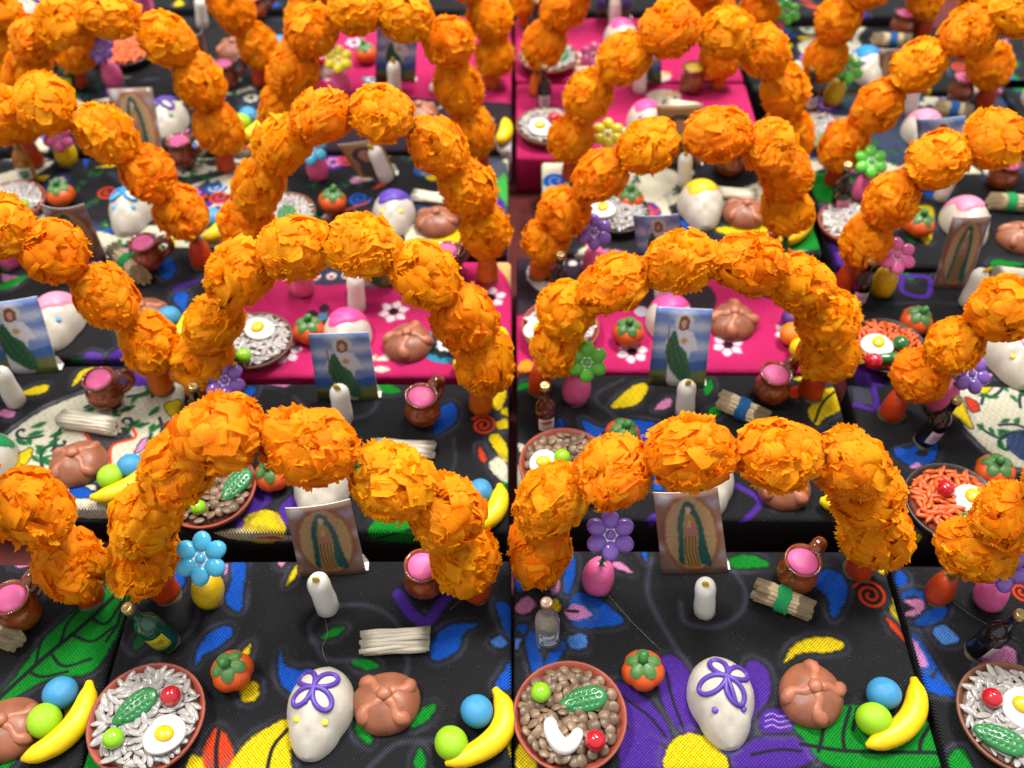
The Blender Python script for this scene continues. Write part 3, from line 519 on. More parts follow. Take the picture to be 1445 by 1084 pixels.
for t, sd in ((C10, 41), (C12, 42)):
    r = random.Random(sd)
    for k in range(7):
        x, y = r.uniform(-60, 60), r.uniform(-36, 36)
        t.cv.fill([(x+11*math.cos(a)*r.uniform(.7, 1.2), y+7*math.sin(a)) for a in (0, 1, 2, 3, 4, 5)], CRM, halo=0)
        t.drop(x, y, r.uniform(0, 360), 9, 4, r.choice(((240, 150, 40), (190, 30, 40), (40, 44, 50))), 0, True); t.drop(x+6, y+3, r.uniform(0, 360), 8, 3, r.choice(((240, 150, 40), (40, 44, 50))), 0, True)
C10.daisy(880, 188, 5); C11.daisy(500, 60, 6); C11.daisy(620, 70, 6); C11.daisy(690, 60, 6)
C10.f(HOT, (726, 150), (800, 150), (860, 200), (850, 240), (726, 240), halo=0)
for t in TILES.values():
    t.box = tag(obj('altar_box', box_mesh(t.key, t.D), fabric(t), None, (t.cx, t.cy, 0), (0, 0, t.rot)), t.look, 'box', 'fabric-covered altar boxes set out in rows')
# ------------------------------------------------------------------ crepe-paper marigold pompons
def marigold_mesh(seed):
    r = np.random.RandomState(seed); V = []; Fc = []; UV = []; R = .0114
    def petal(n, t, s0, w, rad, ruf, lift, NS=7, NV=9):
        b = np.cross(n, t); ph = r.uniform(0, 6.28); k = r.uniform(.8, 2.2); base = len(V); zig = r.uniform(-.035, .035, NV)
        off = r.uniform(-.22, .22); fold = r.uniform(-.5, .5); fa = r.uniform(0, .14); slant = r.uniform(-.25, .25)
        for i in range(NS):
            s = i/(NS-1)
            for j in range(NV):
                v = j/(NV-1)-.5
                rr = rad*(.52+.48*math.sin(min(s*2.0, 1)*math.pi/2))
                along = (s-.42)*s0 + ((zig[j]+slant*v)*s0 if i == NS-1 else 0)
                p = n*rr + t*along*R + b*v*w*R*(.7+.3*min(1, s*2))
                l = np.linalg.norm(p); p = p*((rr*.72+l*.28)/l)
                p = p + n*R*(ruf*math.sin(6.28*k*v+ph)*(.3+.7*s) + lift*max(0, s-.6)**1.5 + off*v - fa*abs(v-fold)*s)
                p = p + r.normal(0, .006*R, 3)
                V.append(p*np.array((1.03, 1.02, 1.02))); UV.append((v+.5, s))
        for i in range(NS-1):
            for j in range(NV-1):
                a = base+i*NV+j; Fc.append((a, a+1, a+NV+1, a+NV))
    N = 92; ga = math.pi*(3-math.sqrt(5))
    for i in range(N):
        z = 1-2*(i+.5)/N; a = ga*i+r.uniform(-.3, .3); q = math.sqrt(1-z*z)
        n = np.array((z, q*math.cos(a), q*math.sin(a))) + r.normal(0, .1, 3); n /= np.linalg.norm(n)
        t = r.normal(0, 1, 3)+np.array((.9*np.sign(z), 0, 0)); t -= n*n.dot(t); t /= np.linalg.norm(t)
        petal(n, t, r.uniform(.68, 1.05), r.uniform(.5, .95), R*r.uniform(.90, 1.06), r.uniform(.015, .06), r.uniform(-.3, .25))
    for i in range(74):                                     # frilled strip edges standing up between the broad petals
        n = r.normal(0, 1, 3); n /= np.linalg.norm(n); t = np.cross(n, r.normal(0, 1, 3)); t /= np.linalg.norm(t); b = np.cross(n, t)
        base = len(V); ph = r.uniform(0, 6.28); tall = r.uniform(.98, 1.14); w = r.uniform(.4, .8); cu = r.uniform(-.2, .2); fq = r.uniform(5, 13)
        for i2 in range(5):
            for j in range(14):
                v = j/13-.5; s = i2/4
                p = n*R*(.5+(tall-.5)*s) + t*R*v*w*(.6+.5*s) + b*R*(.06*math.sin(fq*v+ph)*(.3+s)+cu*s*s*s)
                if i2 == 4: p = p+n*R*(r.uniform(-.03, .02)+(.03 if j % 2 else -.03))
                V.append(p+r.normal(0, .005*R, 3)); UV.append((v+.5, s))
        for i2 in range(4):
            for j in range(13):
                a = base+i2*14+j; Fc.append((a, a+1, a+15, a+14))
    cv, cf = ellipsoid(R*.68, R*.66, R*.66, nu=12, nv=8); base = len(V); V.extend(np.array(p) for p in cv); UV.extend((.5, .1) for p in cv); Fc.extend(tuple(i+base for i in q) for q in cf)
    V = np.array(V); dr = V/(np.linalg.norm(V, axis=1, keepdims=True)+1e-9); lump = np.ones(len(V))
    for k in range(5):
        ax = r.normal(0, 1, 3); ax /= np.linalg.norm(ax); lump += r.uniform(-.09, .14)*np.exp(-(1-dr @ ax)*5)
    V = V*lump[:, None]
    return mesh('marigold_pompon', V, Fc, True, UV)
POMS = [marigold_mesh(100+i) for i in range(16)]
for m in POMS: m.materials.append(M_CREPE)
def bead_mesh(k):
    return lathe([(.0046, 0), (.0053, .0006), (.0054, .003), (.0052, .006), (.0045, .010), (.0036, .0132), (.0022, .0146), (.0009, .0148)], 20, True, .03, k)
def glue_mesh(k):
    r = random.Random(k); v = []; n = 28
    for z, q in ((0, 1.0), (.0006, .98), (.0012, .75)):
        for i in range(n): a = 6.283*i/n; rr = q*(1+.10*math.sin(2*a+k)+.05*math.sin(5*a+k*2)); v.append((rr*math.cos(a), rr*math.sin(a), z))
    f = [(k2*n+i, k2*n+(i+1) % n, (k2+1)*n+(i+1) % n, (k2+1)*n+i) for k2 in range(2) for i in range(n)]; f.append(tuple(range(2*n, 3*n))); return v, f
RNG = random.Random(77)
def glue(parent, rad, loc=(0, 0, 0)):
    k = RNG.randrange(5)
    return obj('glue', cached(('glue', k), lambda: glue_mesh(k)), M_GLUE, parent, loc, (0, 0, RNG.random()*6), (rad, rad*RNG.uniform(.85, 1.1), 1))
def arch(tile, bl, br, fl, word='', beadc=0):
    A, B = P(*bl), P(*br); mid = (A+B)/2
    u = (B-A).normalized(); N = Vector((-u.y, u.x, 0))
    t = thing('marigold_arch', f'{word}orange crepe-paper marigold arch on the {tile.desc}'.strip(), 'flower arch', 'marigold arches standing on the boxes', mid)
    pts = [Pv(x, y, A, N) for x, y in fl]
    lo = [A+Vector((0, 0, .012)), B+Vector((0, 0, .012))]
    if (pts[0]-A).length > (pts[0]-B).length: lo.reverse()
    path = [lo[0]]+pts+[lo[1]]
    sm = [Vector(p) for p in smooth_open3(path)]
    loc = [p-mid for p in sm]
    mb = MB().add(*tube(loc, .0014, 8)); r = random.Random(int(bl[0]*7+bl[1]))
    for i in range(2600):                               # bristles of the pipe cleaner
        k = r.random()*(len(loc)-1.01); j = int(k); c = loc[j].lerp(loc[j+1], k-j); d = Vector((r.gauss(0, 1), r.gauss(0, 1), r.gauss(0, 1))).normalized()
        e = d.orthogonal().normalized()*.00024; q = c+d*r.uniform(.0022, .0044)
        n0 = len(mb.v); mb.v += [tuple(c-e), tuple(c+e), tuple(q)]; mb.f.append((n0, n0+1, n0+2))
    obj('pipe_cleaner', mb.mesh('pipe_cleaner', False), M_LEAF, t)
    for s, p in enumerate((A, B)):
        k = RNG.randrange(4); obj('clay_bead', cached(('bead', k), lambda: bead_mesh(k)), BEADS[beadc], t, p-mid+Vector((0, 0, .0003)), (0, 0, RNG.random()*6), RNG.uniform(.94, 1.06))
        glue(t, .0053, p-mid)
    for i, p in enumerate(pts):
        gs = [(pts[j]-p).length for j in (i-1, i+1) if 0 <= j < len(pts)]; gap = sum(gs)/len(gs)
        a = path[i]; b = path[i+2]; tan = (b-a).normalized(); q = tan.to_track_quat('X', 'Z').to_euler()
        M = tan.to_track_quat('X', 'Z').to_matrix() @ Matrix.Rotation(RNG.choice((0, math.pi))+RNG.uniform(-.35, .35), 3, 'X')
        o = obj('marigold', RNG.choice(POMS), None, t, p-mid, M.to_euler(), (max(.74, min(1.22, 1.06*gap/2/.0118))*RNG.uniform(.94, 1.04), RNG.uniform(.94, 1.08), RNG.uniform(.9, 1.06)))
    return t
def smooth_open3(pts, n=5):
    e = [2*pts[0]-pts[1]]+list(pts)+[2*pts[-1]-pts[-2]]; out = []
    for i in range(1, len(e)-2):
        for k in range(n):
            t = k/n; p0, p1, p2, p3 = e[i-1], e[i], e[i+1], e[i+2]
            out.append(.5*((2*p1)+(-p0+p2)*t+(2*p0-5*p1+4*p2-p3)*t*t+(-p0+3*p1-3*p2+p3)*t**3))
    out.append(pts[-1]); return out
arch(C1, (235, 838), (672, 836), [(203, 783), (207, 730), (248, 665), (312, 612), (437, 630), (553, 682), (627, 722), (653, 788)])
arch(C2, (766, 815), (1211, 805), [(760, 770), (778, 705), (865, 667), (975, 640), (1097, 642), (1205, 655), (1224, 698), (1236, 750)])
arch(L1, (-309, 843), (128, 843), [(-325, 785), (-310, 725), (-265, 662), (-185, 628), (-75, 650), (43, 718), (98, 796)])
arch(R1, (1322, 840), (1762, 840), [(1375, 775), (1425, 730), (1500, 685), (1600, 665), (1700, 690), (1760, 740), (1785, 790)])
arch(L2, (-165, 548), (230, 548), [(-190, 500), (-195, 440), (-150, 380), (-80, 330), (0, 318), (76, 355), (150, 417), (212, 485)], beadc=1)
arch(C3, (283, 553), (679, 575), [(285, 508), (303, 455), (340, 385), (415, 350), (512, 346), (600, 388), (655, 447), (688, 510)], beadc=1)
arch(C4, (762, 548), (1143, 555), [(785, 490), (800, 440), (868, 400), (963, 368), (1058, 372), (1130, 402), (1165, 450), (1170, 500)])
arch(R2, (1257, 585), (1652, 590), [(1297, 530), (1348, 487), (1418, 435), (1500, 400), (1580, 410), (1640, 450), (1670, 510)])
arch(L3, (-80, 372), (287, 372), [(-110, 315), (-100, 260), (-60, 200), (0, 162), (62, 148), (148, 188), (210, 245), (255, 300)])
arch(C5, (343, 395), (688, 393), [(350, 320), (365, 262), (397, 205), (454, 165), (538, 160), (617, 205), (660, 267), (685, 325)], beadc=1)
arch(C6, (761, 388), (1100, 388), [(770, 340), (797, 298), (848, 247), (915, 207), (1012, 190), (1085, 208), (1110, 247), (1110, 298)], beadc=1)
arch(R3, (1192, 405), (1545, 405), [(1222, 340), (1257, 283), (1322, 225), (1405, 198), (1480, 200), (1540, 250), (1560, 310)])
arch(L4, (49, 232), (320, 238), [(32, 165), (40, 103), (48, 55), (92, 32), (155, 22), (235, 55), (280, 115), (308, 183)])
arch(C7, (405, 238), (677, 236), [(392, 155), (413, 101), (440, 45), (502, 15), (571, 25), (633, 60), (648, 125), (668, 185)])
arch(C8, (805, 250), (1112, 245), [(805, 195), (830, 135), (880, 82), (945, 42), (1025, 48), (1078, 72), (1107, 128), (1112, 190)])
arch(R4, (1177, 258), (1520, 258), [(1190, 205), (1240, 150), (1295, 92), (1370, 45), (1432, 15), (1490, 60), (1530, 120), (1540, 190)])
arch(L5, (111, 120), (370, 118), [(110, 70), (122, 15), (160, -45), (210, -75), (268, -60), (327, 10), (362, 65)])
arch(C9, (425, 120), (693, 120), [(420, 75), (432, 22), (465, -35), (525, -72), (592, -70), (652, -32), (690, 25), (698, 78)], beadc=1)
arch(C10, (758, 132), (1012, 122), [(767, 62), (797, 8), (840, -45), (893, -72), (948, -66), (992, -30), (1012, 28), (1016, 82)], beadc=1)
arch(R5, (1125, 145), (1387, 148), [(1164, 82), (1184, 28), (1228, -25), (1282, -50), (1340, -35), (1385, 20), (1397, 92)])
arch(R6, (1065, 48), (1300, 48), [(1070, 18), (1085, -30), (1130, -80), (1190, -100), (1250, -85), (1295, -40), (1305, 0)])
arch(C12, (742, 35), (985, 35), [(745, -5), (765, -55), (805, -100), (860, -125), (920, -110), (960, -70), (985, -15)], beadc=1)
arch(L0, (-200, 125), (38, 125), [(-205, 70), (-180, 10), (-130, -40), (-70, -40), (-25, -10), (4, 20), (8, 72)])

# ------------------------------------------------------------------ small clay things
def tilt(base, top):                                   # lean (about Y) that carries base pixel to top pixel
    A = P(*base); q = Pv(*top, A, Vector((0, 1, 0))); return A, math.atan2(q.x-A.x, q.z), (q-A).length
def vase(tile, base, fc, col, pot='pink', size=1.0, yaw=0, back=55):
    A = P(*base); t = thing('flower_vase', f'{pot} clay pot with {col} bead flower on the {tile.desc}', 'vase', 'clay pots with bead flowers', A)
    C = Pv(*fc, A+Vector((0, -.002, 0)), Vector((0, 1, 0)))-A
    lean = math.atan2(C.x, C.z)*.7
    k = RNG.randrange(3)
    obj('pot', cached(('pot', k), lambda: lathe([(.0042, 0), (.0052, .0006), (.0060, .004), (.0059, .0075), (.0051, .011), (.0038, .0138), (.0024, .0148), (.0008, .015)], 22, True, .03, k)), POTS[pot], t, (0, 0, .0003), (0, lean, 0))
    glue(t, .0051)
    p0 = Vector((math.sin(lean)*.013, 0, .013)); mb = MB().add(*tube([p0, (p0+C)/2, C], .0007, 6)); r = random.Random(int(base[0]))
    for i in range(70):
        s = r.random()*.75; c = p0.lerp(C, s); d = Vector((r.gauss(0, 1), r.gauss(0, 1), r.gauss(0, .5))).normalized(); e = d.orthogonal().normalized()*.0004; q = c+d*r.uniform(.0014, .003)
        n0 = len(mb.v); mb.v += [tuple(c-e), tuple(c+e), tuple(q)]; mb.f.append((n0, n0+1, n0+2))
    obj('stem', mb.mesh('stem', False), M_LEAF, t)
    el = math.radians(back); rot = Euler((math.pi/2-el+.0, 0, yaw))
    f = obj('flower', cached('flower_plate', lambda: flower_plate()), M_BEADW, t, C, rot, size)
    for i in range(6):
        a = 6.283*i/6+.52; obj('petal', cached('petal', lambda: ellipsoid(.0036, .0031, .0022)), PETAL[col], f, (.0053*math.cos(a), .0053*math.sin(a), .0009), (0, 0, a))
    obj('flower_centre', cached('fcentre', lambda: ellipsoid(.0019, .0019, .0019)), PETAL[col], f, (0, 0, .0011))
def flower_plate():
    n = 48; v = []
    for z, q in ((-.0014, .9), (-.0010, 1), (.0011, 1), (.0017, .86)):
        for i in range(n):
            a = 6.283*i/n; rr = q*(.0061+.0010*math.cos(6*(a-.52))); v.append((rr*math.cos(a), rr*math.sin(a), z))
    f = [(k*n+i, k*n+(i+1) % n, (k+1)*n+(i+1) % n, (k+1)*n+i) for k in range(3) for i in range(n)]
    f.append(tuple(reversed(range(n)))); f.append(tuple(range(3*n, 4*n))); return v, f
def label_mesh(rad, z0, z1, a0, a1, n=12):
    v = []; uv = []
    for k, z in enumerate((z0, z1)):
        for i in range(n+1): a = a0+(a1-a0)*i/n; v.append((rad*math.cos(a), rad*math.sin(a), z)); uv.append((i/n, k))
    return mesh('bottle_label', v, [(i, i+1, n+2+i, n+1+i) for i in range(n)], True, uv)
def label_mat(kind):
    key = 'label_'+kind
    if key in MATS: return MATS[key]
    bg, ink = {'clear': ((222, 232, 240), (14, 16, 22)), 'green': ((216, 200, 40), (120, 40, 20)), 'red': ((226, 226, 226), (168, 24, 30)), 'dark': ((210, 190, 205), (150, 60, 90)), 'amber': ((228, 232, 222), (30, 110, 60)), 'pinklabel': ((224, 130, 160), (170, 50, 90))}[kind]
    c = Canvas(12, 7, .1, bg); r = random.Random(kind)
    if kind == 'green': c.fill([(0, 0), (3, .4), (9, .4), (12, 0), (12, .8), (6, 1.2), (0, .8)], (90, 120, 40))
    if kind == 'clear':
        for x, y in ((1.6, 5.7), (10.2, 5.9), (1.8, 1.5), (10.6, 1.2)): c.fill([(x+.9*math.cos(a), y+.7*math.sin(a)) for a in range(6)], ink)
    for y, sz in ((4.6, .5), (3.5, .45), (2.2, .25)):                     # worn, unreadable lettering
        x = 2.6
        while x < 9.6:
            pts = [(x+r.uniform(0, .5), y+r.uniform(-sz, sz)) for _ in range(4)]; c.stroke(pts, .28 if sz > .3 else .15, ink, .08); x += r.uniform(.6, .95)
    if kind == 'red': c.fill([(1.5, 5), (6, 6.2), (10, 5.2), (9, 4.4), (5, 4.6), (2, 4.2)], ink)
    if kind == 'amber': c.fill([(6+4*math.cos(a), 3.6+2*math.sin(a)) for a in range(6)], ink); c.stroke([(3, 3.6), (9, 3.8)], .5, bg)
    m = bpy.data.materials.new(key); m.use_nodes = True; n = m.node_tree.nodes.new('ShaderNodeTexImage'); n.image = c.image(key)
    b = m.node_tree.nodes['Principled BSDF']; m.node_tree.links.new(n.outputs[0], b.inputs['Base Color']); b.inputs['Roughness'].default_value = .4; MATS[key] = m; return m
def bottle(tile, base, top, kind, look, face=0, lab=None, h=.028):
    A, le, ln = tilt(base, top); le = max(-.5, min(.5, le))
    t = thing('bottle', f'{look} on the {tile.desc}', 'bottle', 'tiny drink bottles', A+Vector((0, 0, .0006)), (0, le, 0), h/.028)
    slim = kind in ('dark', 'amber', 'red')
    prof = [(.0034, 0), (.0041, .0005), (.0042, .002), (.0042, .0135), (.0036, .0165), (.0022, .0185), (.0017, .021), (.0016, .0252), (.0021, .0254), (.0021, .0262)] if slim else [(.0036, 0), (.0043, .0006), (.0044, .002), (.0044, .0135), (.004, .0158), (.0024, .0182), (.0019, .0195), (.0018, .0245), (.002, .0248)]
    obj('glass', cached(('bottle', slim), lambda: lathe(prof, 24)), GLASS[kind], t)
    capm = M_CAPCLR if kind == 'clear' else M_GOLD
    obj('cap', cached(('cap', slim), lambda: lathe([(.0019, .0), (.0021, .0002), (.0021, .0026), (.0019, .0029), (.0012, .0028), (.0003, .0026)], 18)), capm, t, (0, 0, .0252 if slim else .0242))
    obj('label', cached(('label', slim), lambda: label_mesh(.00428 if slim else .00448, .0035, .0105, -2.4, -.7)), label_mat(lab or kind), t, (0, 0, 0), (0, 0, face))
    glue(t, .0043, (0, 0, -.0006))
def candle(tile, base, top, look='white wax candle with yellow clay flame', flame=0.0):
    A, le, ln = tilt(base, top); le = max(-.5, min(.5, le))
    t = thing('candle', f'{look} on the {tile.desc}', 'candle', 'white clay candles', A, (0, le, RNG.uniform(-.2, .2)), RNG.uniform(.88, .97))
    k = RNG.randrange(3)
    obj('wax', cached(('candle', k), lambda: lathe([(.0040, 0), (.0044, .0005), (.0044, .006), (.0041, .012), (.0043, .017), (.0040, .0195), (.0030, .0212), (.0014, .022), (.0003, .0222)], 22, True, .025, k)), M_CANDLE, t, (0, 0, .0002))
    obj('flame', cached('flame', lambda: ellipsoid(.0014, .0009, .0034, (0, -.0002, .0018))), M_FLAME, t, (0, -.0008, .0216), (.25, flame, 0)); glue(t, .0042)
def jug(tile, base, hand=40, look='brown glazed jug filled with pink clay', fill='pink', s=1.0, lean=0):
    A = P(*base); t = thing('clay_jug', f'{look} on the {tile.desc}', 'jug', 'glazed brown jugs', A+Vector((0, 0, .0002)), (0.0, lean, math.radians(hand)), s)
    k = RNG.randrange(3)
    obj('body', cached(('jug', k), lambda: lathe([(.0042, 0), (.0052, .0004), (.0071, .003), (.0078, .0058), (.0074, .0085), (.0062, .0106), (.0056, .012), (.0060, .0134), (.0068, .0150), (.0069, .0157), (.0062, .0158), (.0055, .0148), (.0050, .0140)], 30, True, .02, k)), M_JUG, t)
    obj('drink', cached('jugfill', lambda: lathe([(.0051, .0138), (.0056, .0146), (.0052, .0153), (.003, .0156), (.0006, .0156)], 24, True, .03)), M_JUGFILL[fill], t)
    pts = [(.0052, 0, .0125), (.0075, 0, .0152), (.0103, 0, .0158), (.0125, 0, .0138), (.0122, 0, .0105), (.0098, 0, .0078), (.0070, 0, .0062)]
    obj('handle', cached('jughandle', lambda: flat_tube(pts)), M_JUG, t)
def flat_tube(pts):
    v, f = tube([Vector(p) for p in smooth_open3([Vector(p) for p in pts], 3)], .0017, 8); return [(p[0], p[1]*1.5, p[2]) for p in v], f
def ball(tile, c, m, look, r=.0055, word='ball'):
    A = P(*c, r*.9); k = RNG.randrange(3)
    def mk():
        rr = random.Random(k); v, f = ellipsoid(1.03, .98, .96, nu=24, nv=16); return [(x*(1+.025*math.sin(2.3*y+k)), y*(1+.02*math.sin(3*z+2*k)), z*(1+.02*math.sin(2.5*x))-.10*math.exp(-((x-.2)**2+(y+.1)**2)*16)*(z > 0)) for x, y, z in v], f
    tag(obj('fruit_'+word, cached(('ball', k), mk), m, None, A, (RNG.random()*.5, 0, RNG.random()*6), r), f'{look} on the {tile.desc}', 'clay fruit', 'small clay fruits')
def banana(tile, p0, p1, bulge, look='yellow clay banana'):
    A, B, C = P(*p0, .004), P(*p1, .004), P(*bulge, .0042); c0 = (A+B)/2
    pts = []; n = 18
    for i in range(n+1):
        t = i/n; q = A*(1-t)**2+(2*C-(A+B)/2)*2*t*(1-t)+B*t*t; pts.append(q-c0)
    rad = [.0042*(.33+.67*min(1, math.sin(math.pi*min(max((i+.2)/(n+.6), 0), 1))**.55*1.02)) for i in range(n+1)]; rad[0] = .0012; rad[1] = .0018; rad[2] = .0028; rad[-1] = .0007; rad[-2] = .0022
    v, f = tube(pts, rad, 14)
    tag(obj('banana', mesh('banana', v, f), M_BANANA, None, c0), f'{look} on the {tile.desc}', 'banana', 'clay bananas')
def pumpkin(tile, c, yaw=0, s=1.0, look='orange clay pumpkin with green cap'):
    A = P(c[0], c[1], .004); A.z = .0002; t = thing('pumpkin', f'{look} on the {tile.desc}', 'pumpkin', 'clay pumpkins', A, (RNG.uniform(-.12, .12), RNG.uniform(-.12, .12), yaw), s)
    def body():
        v, f = ellipsoid(.0074, .0074, .0056, (0, 0, .0054), 40, 14); out = []
        for x, y, z in v:
            a = math.atan2(y, x); q = 1-.055*abs(math.cos(a*2.5+.4))**9*1.6; out.append((x*q, y*q, z-.0012*math.exp(-(x*x+y*y)/9e-6) if z > .008 else z))
        return out, f
    def cap():
        v = []; f = []; n = 50; nr = 8
        for k in range(nr):
            for i in range(n):
                a = 6.283*i/n; out_ = .0060*(.80+.2*abs(math.cos(a*2.5+.4)))*(1-.14*abs(math.sin(a*2.5+.4))**10); r_ = out_*(k/(nr-1)); rr = min(1, r_/.0074)
                z = .0054+.0056*math.sqrt(max(0, 1-rr*rr))+.0009-(.0007 if k == nr-1 else 0)-.0006*abs(math.sin(a*2.5+.4))**14; v.append((r_*math.cos(a), r_*math.sin(a), z))
        for k in range(nr-1):
            for i in range(n): f.append((k*n+i, k*n+(i+1) % n, (k+1)*n+(i+1) % n, (k+1)*n+i))
        return v, f
    obj('body', cached('pumpbody', body), M_PUMP, t); obj('cap', cached('pumpcap', cap), M_PCAP, t)
    obj('stem', cached('pumpstem', lambda: tube([(0, 0, .011), (.0002, .0003, .0126), (.0011, .0009, .0141), (.0016, .0012, .0145)], [.0018, .0016, .0016, .0009], 10)), M_PSTEM, t, (0, 0, 0), (0, 0, RNG.random()*6))
def pan(tile, c, yaw=0, s=1.0, look='round brown clay bread with bone strips'):
    A = P(*c); t = thing('bread_of_the_dead', f'{look} on the {tile.desc}', 'bread', 'clay breads', A+Vector((0, 0, .0001)), (0, 0, yaw), s*.84)
    def zf(x, y): return .0095*math.sqrt(max(.02, 1-(x*x+y*y)/.0138**2))
    def bun():
        v, f = ellipsoid(.0138, .0132, .0095, (0, 0, .0008), 32, 16)
        return [(x*(1+.03*math.sin(3*math.atan2(y, x))), y*(1+.025*math.sin(2*math.atan2(y, x)+1)), max(z*(1+.05*math.sin(x*420+1)*math.sin(y*380)), 0)) for x, y, z in v], f
    obj('bun', cached('bun', bun), M_BUN, t)
    kb = RNG.randrange(4); gb = random.Random(kb+9); jit = [gb.uniform(-.28, .28) for _ in range(4)]; wid = gb.uniform(.8, 1.1)
    for i in range(4):
        a = jit[i]+.35+i*1.571+(0, .25, -.1, .2)[i]
        def bone(a=a):
            pts = []; rad = []
            for k in range(9):
                r_ = .0015+.0112*k/8; x, y = r_*math.cos(a+.12*math.sin(k)), r_*math.sin(a+.12*math.sin(k)); pts.append((x, y, zf(x, y)-.0009)); rad.append(wid*(.0026, .0028, .0027, .0023, .0023, .0028, .0034, .0032, .0020)[k])
            return tube(pts, rad, 10)
        obj('bone_strip', cached(('bone', i, kb), bone), M_BONE, t)
    obj('knob', cached('knob', lambda: ellipsoid(.0032, .0030, .0022, (0, .0004, .0106))), M_BONE, t)
# --- skull: a low waxy dome, cranium to the back, chin to the front
SKL, SKW, SKH = .0335, .0245, .0148
def sk_half(y):
    t = max(-1, min(1, y/(SKL/2))); base = math.sqrt(max(0, 1-t*t)); k = 1-.22*max(0, -t+.15)-.05*math.exp(-((t+.42)/.16)**2); return SKW/2*base**.85*k
def sk_z(x, y):
    w = sk_half(y); 
    if w < 1e-6: return 0
    t = y/(SKL/2); q = max(0, 1-(x/w)**2); hh = SKH*(1-abs(t)**2.6*.75)*(1-.18*max(0, -t))
    z = hh*q**.5
    for ex in (-.0047, .0047): z -= .0011*math.exp(-((x-ex)**2+(y+.0062)**2)/5e-6)
    z -= .0010*math.exp(-(x**2*1.6+(y+.0108)**2)/2.2e-6)
    return max(z, 0)
def skull_mesh():
    v = []; f = []; ny, nx = 40, 28
    for j in range(ny+1):
        y = -SKL/2*math.cos(math.pi*j/ny); w = sk_half(y)
        for i in range(nx+1):
            x = -w*math.cos(math.pi*i/nx); v.append((x, y, sk_z(x, y)+.0004))
    for j in range(ny):
        for i in range(nx): a = j*(nx+1)+i; f.append((a, a+1, a+nx+2, a+nx+1))
    return v, f
def skull(tile, c, ice, style, eye=None, yaw=0, s=1.0, look=None):
    look = look or f'white wax skull with {ice} {style}'
    A = P(*c); t = thing('sugar_skull', f'{look} on the {tile.desc}', 'skull', 'white decorated skulls', A+Vector((0, 0, .0001)), (0, 0, yaw), min(s, 1.06)*.94)
    obj('skull', cached('skull', skull_mesh), M_SKULL, t)
    def curve(fn, n, key, rad=.00085, closed=True):
        def mk():
            pts = []
            for i in range(n+(0 if closed else 1)): x, y = fn(i/n); pts.append((x, y, sk_z(x, y)+.0007))
            return tube(pts, rad, 8, closed)
        obj('icing', cached(key, mk), ICING[ice], t)
    kv = RNG.randrange(4); g_ = random.Random(kv+3); aa = [g_.uniform(.82, 1.1) for _ in range(4)]; tw = g_.uniform(-.35, .35); ox = g_.uniform(-.0012, .0012)
    if style == 'icing loops':
        def rose(u): a = 2*math.pi*u; r_ = .0096*(abs(math.cos(2*a))**.8*math.copysign(1, math.cos(2*a))); b_ = math.atan2(r_*math.sin(a), r_*math.cos(a)); m_ = aa[int((b_+math.pi+.785)//1.571) % 4]; x, y = r_*m_*math.cos(a+.7+tw)+ox, .0040+r_*m_*math.sin(a+.7+tw); q_ = sk_half(y)*.93; return (max(-q_, min(q_, x)), y)
        curve(rose, 120, ('rose', kv), .00095); curve(lambda u: (ox+.0016*u*(1 if kv % 2 else -1), .0040-(.006+.001*kv)*u), 10, ('tail', kv), closed=False)
    elif style == 'icing lines':
        curve(lambda u: (-.007+.014*u, .004+.003*math.sin(5*u)), 16, 'line1', .0006, False); curve(lambda u: (.001+.002*math.sin(6*u), .010-.014*u), 16, 'line2', .0006, False)
    else:
        def cap():
            v = []; f = []; n = 40; nr = 10
            for k in range(nr):
                for i in range(n):
                    a = 6.283*i/n; R_ = (.0098+.0014*math.sin(3*a+1)+.0009*math.sin(5*a))*k/(nr-1); x, y = R_*math.cos(a), .0068+R_*math.sin(a)*.95
                    lim = SKL/2*.97
                    if y > lim: y = lim
                    w = sk_half(y)*.97; x = max(-w, min(w, x)); v.append((x, y, sk_z(x, y)+.0004+(.0011 if k < nr-1 else 0)))
            for k in range(nr-1):
                for i in range(n): f.append((k*n+i, k*n+(i+1) % n, (k+1)*n+(i+1) % n, (k+1)*n+i))
            return v, f
        obj('icing', cached('icecap', cap), ICING[ice], t)
    if eye:
        for ex in (-.0047, .0047):
            z = sk_z(ex, -.0062)+.0004; obj('eye', cached(('eye', ex), lambda: ellipsoid(.0016, .0012, .0006)), ICING[eye], t, (ex, -.0062, z+.0002), (.2, 0, .25 if ex < 0 else -.25))
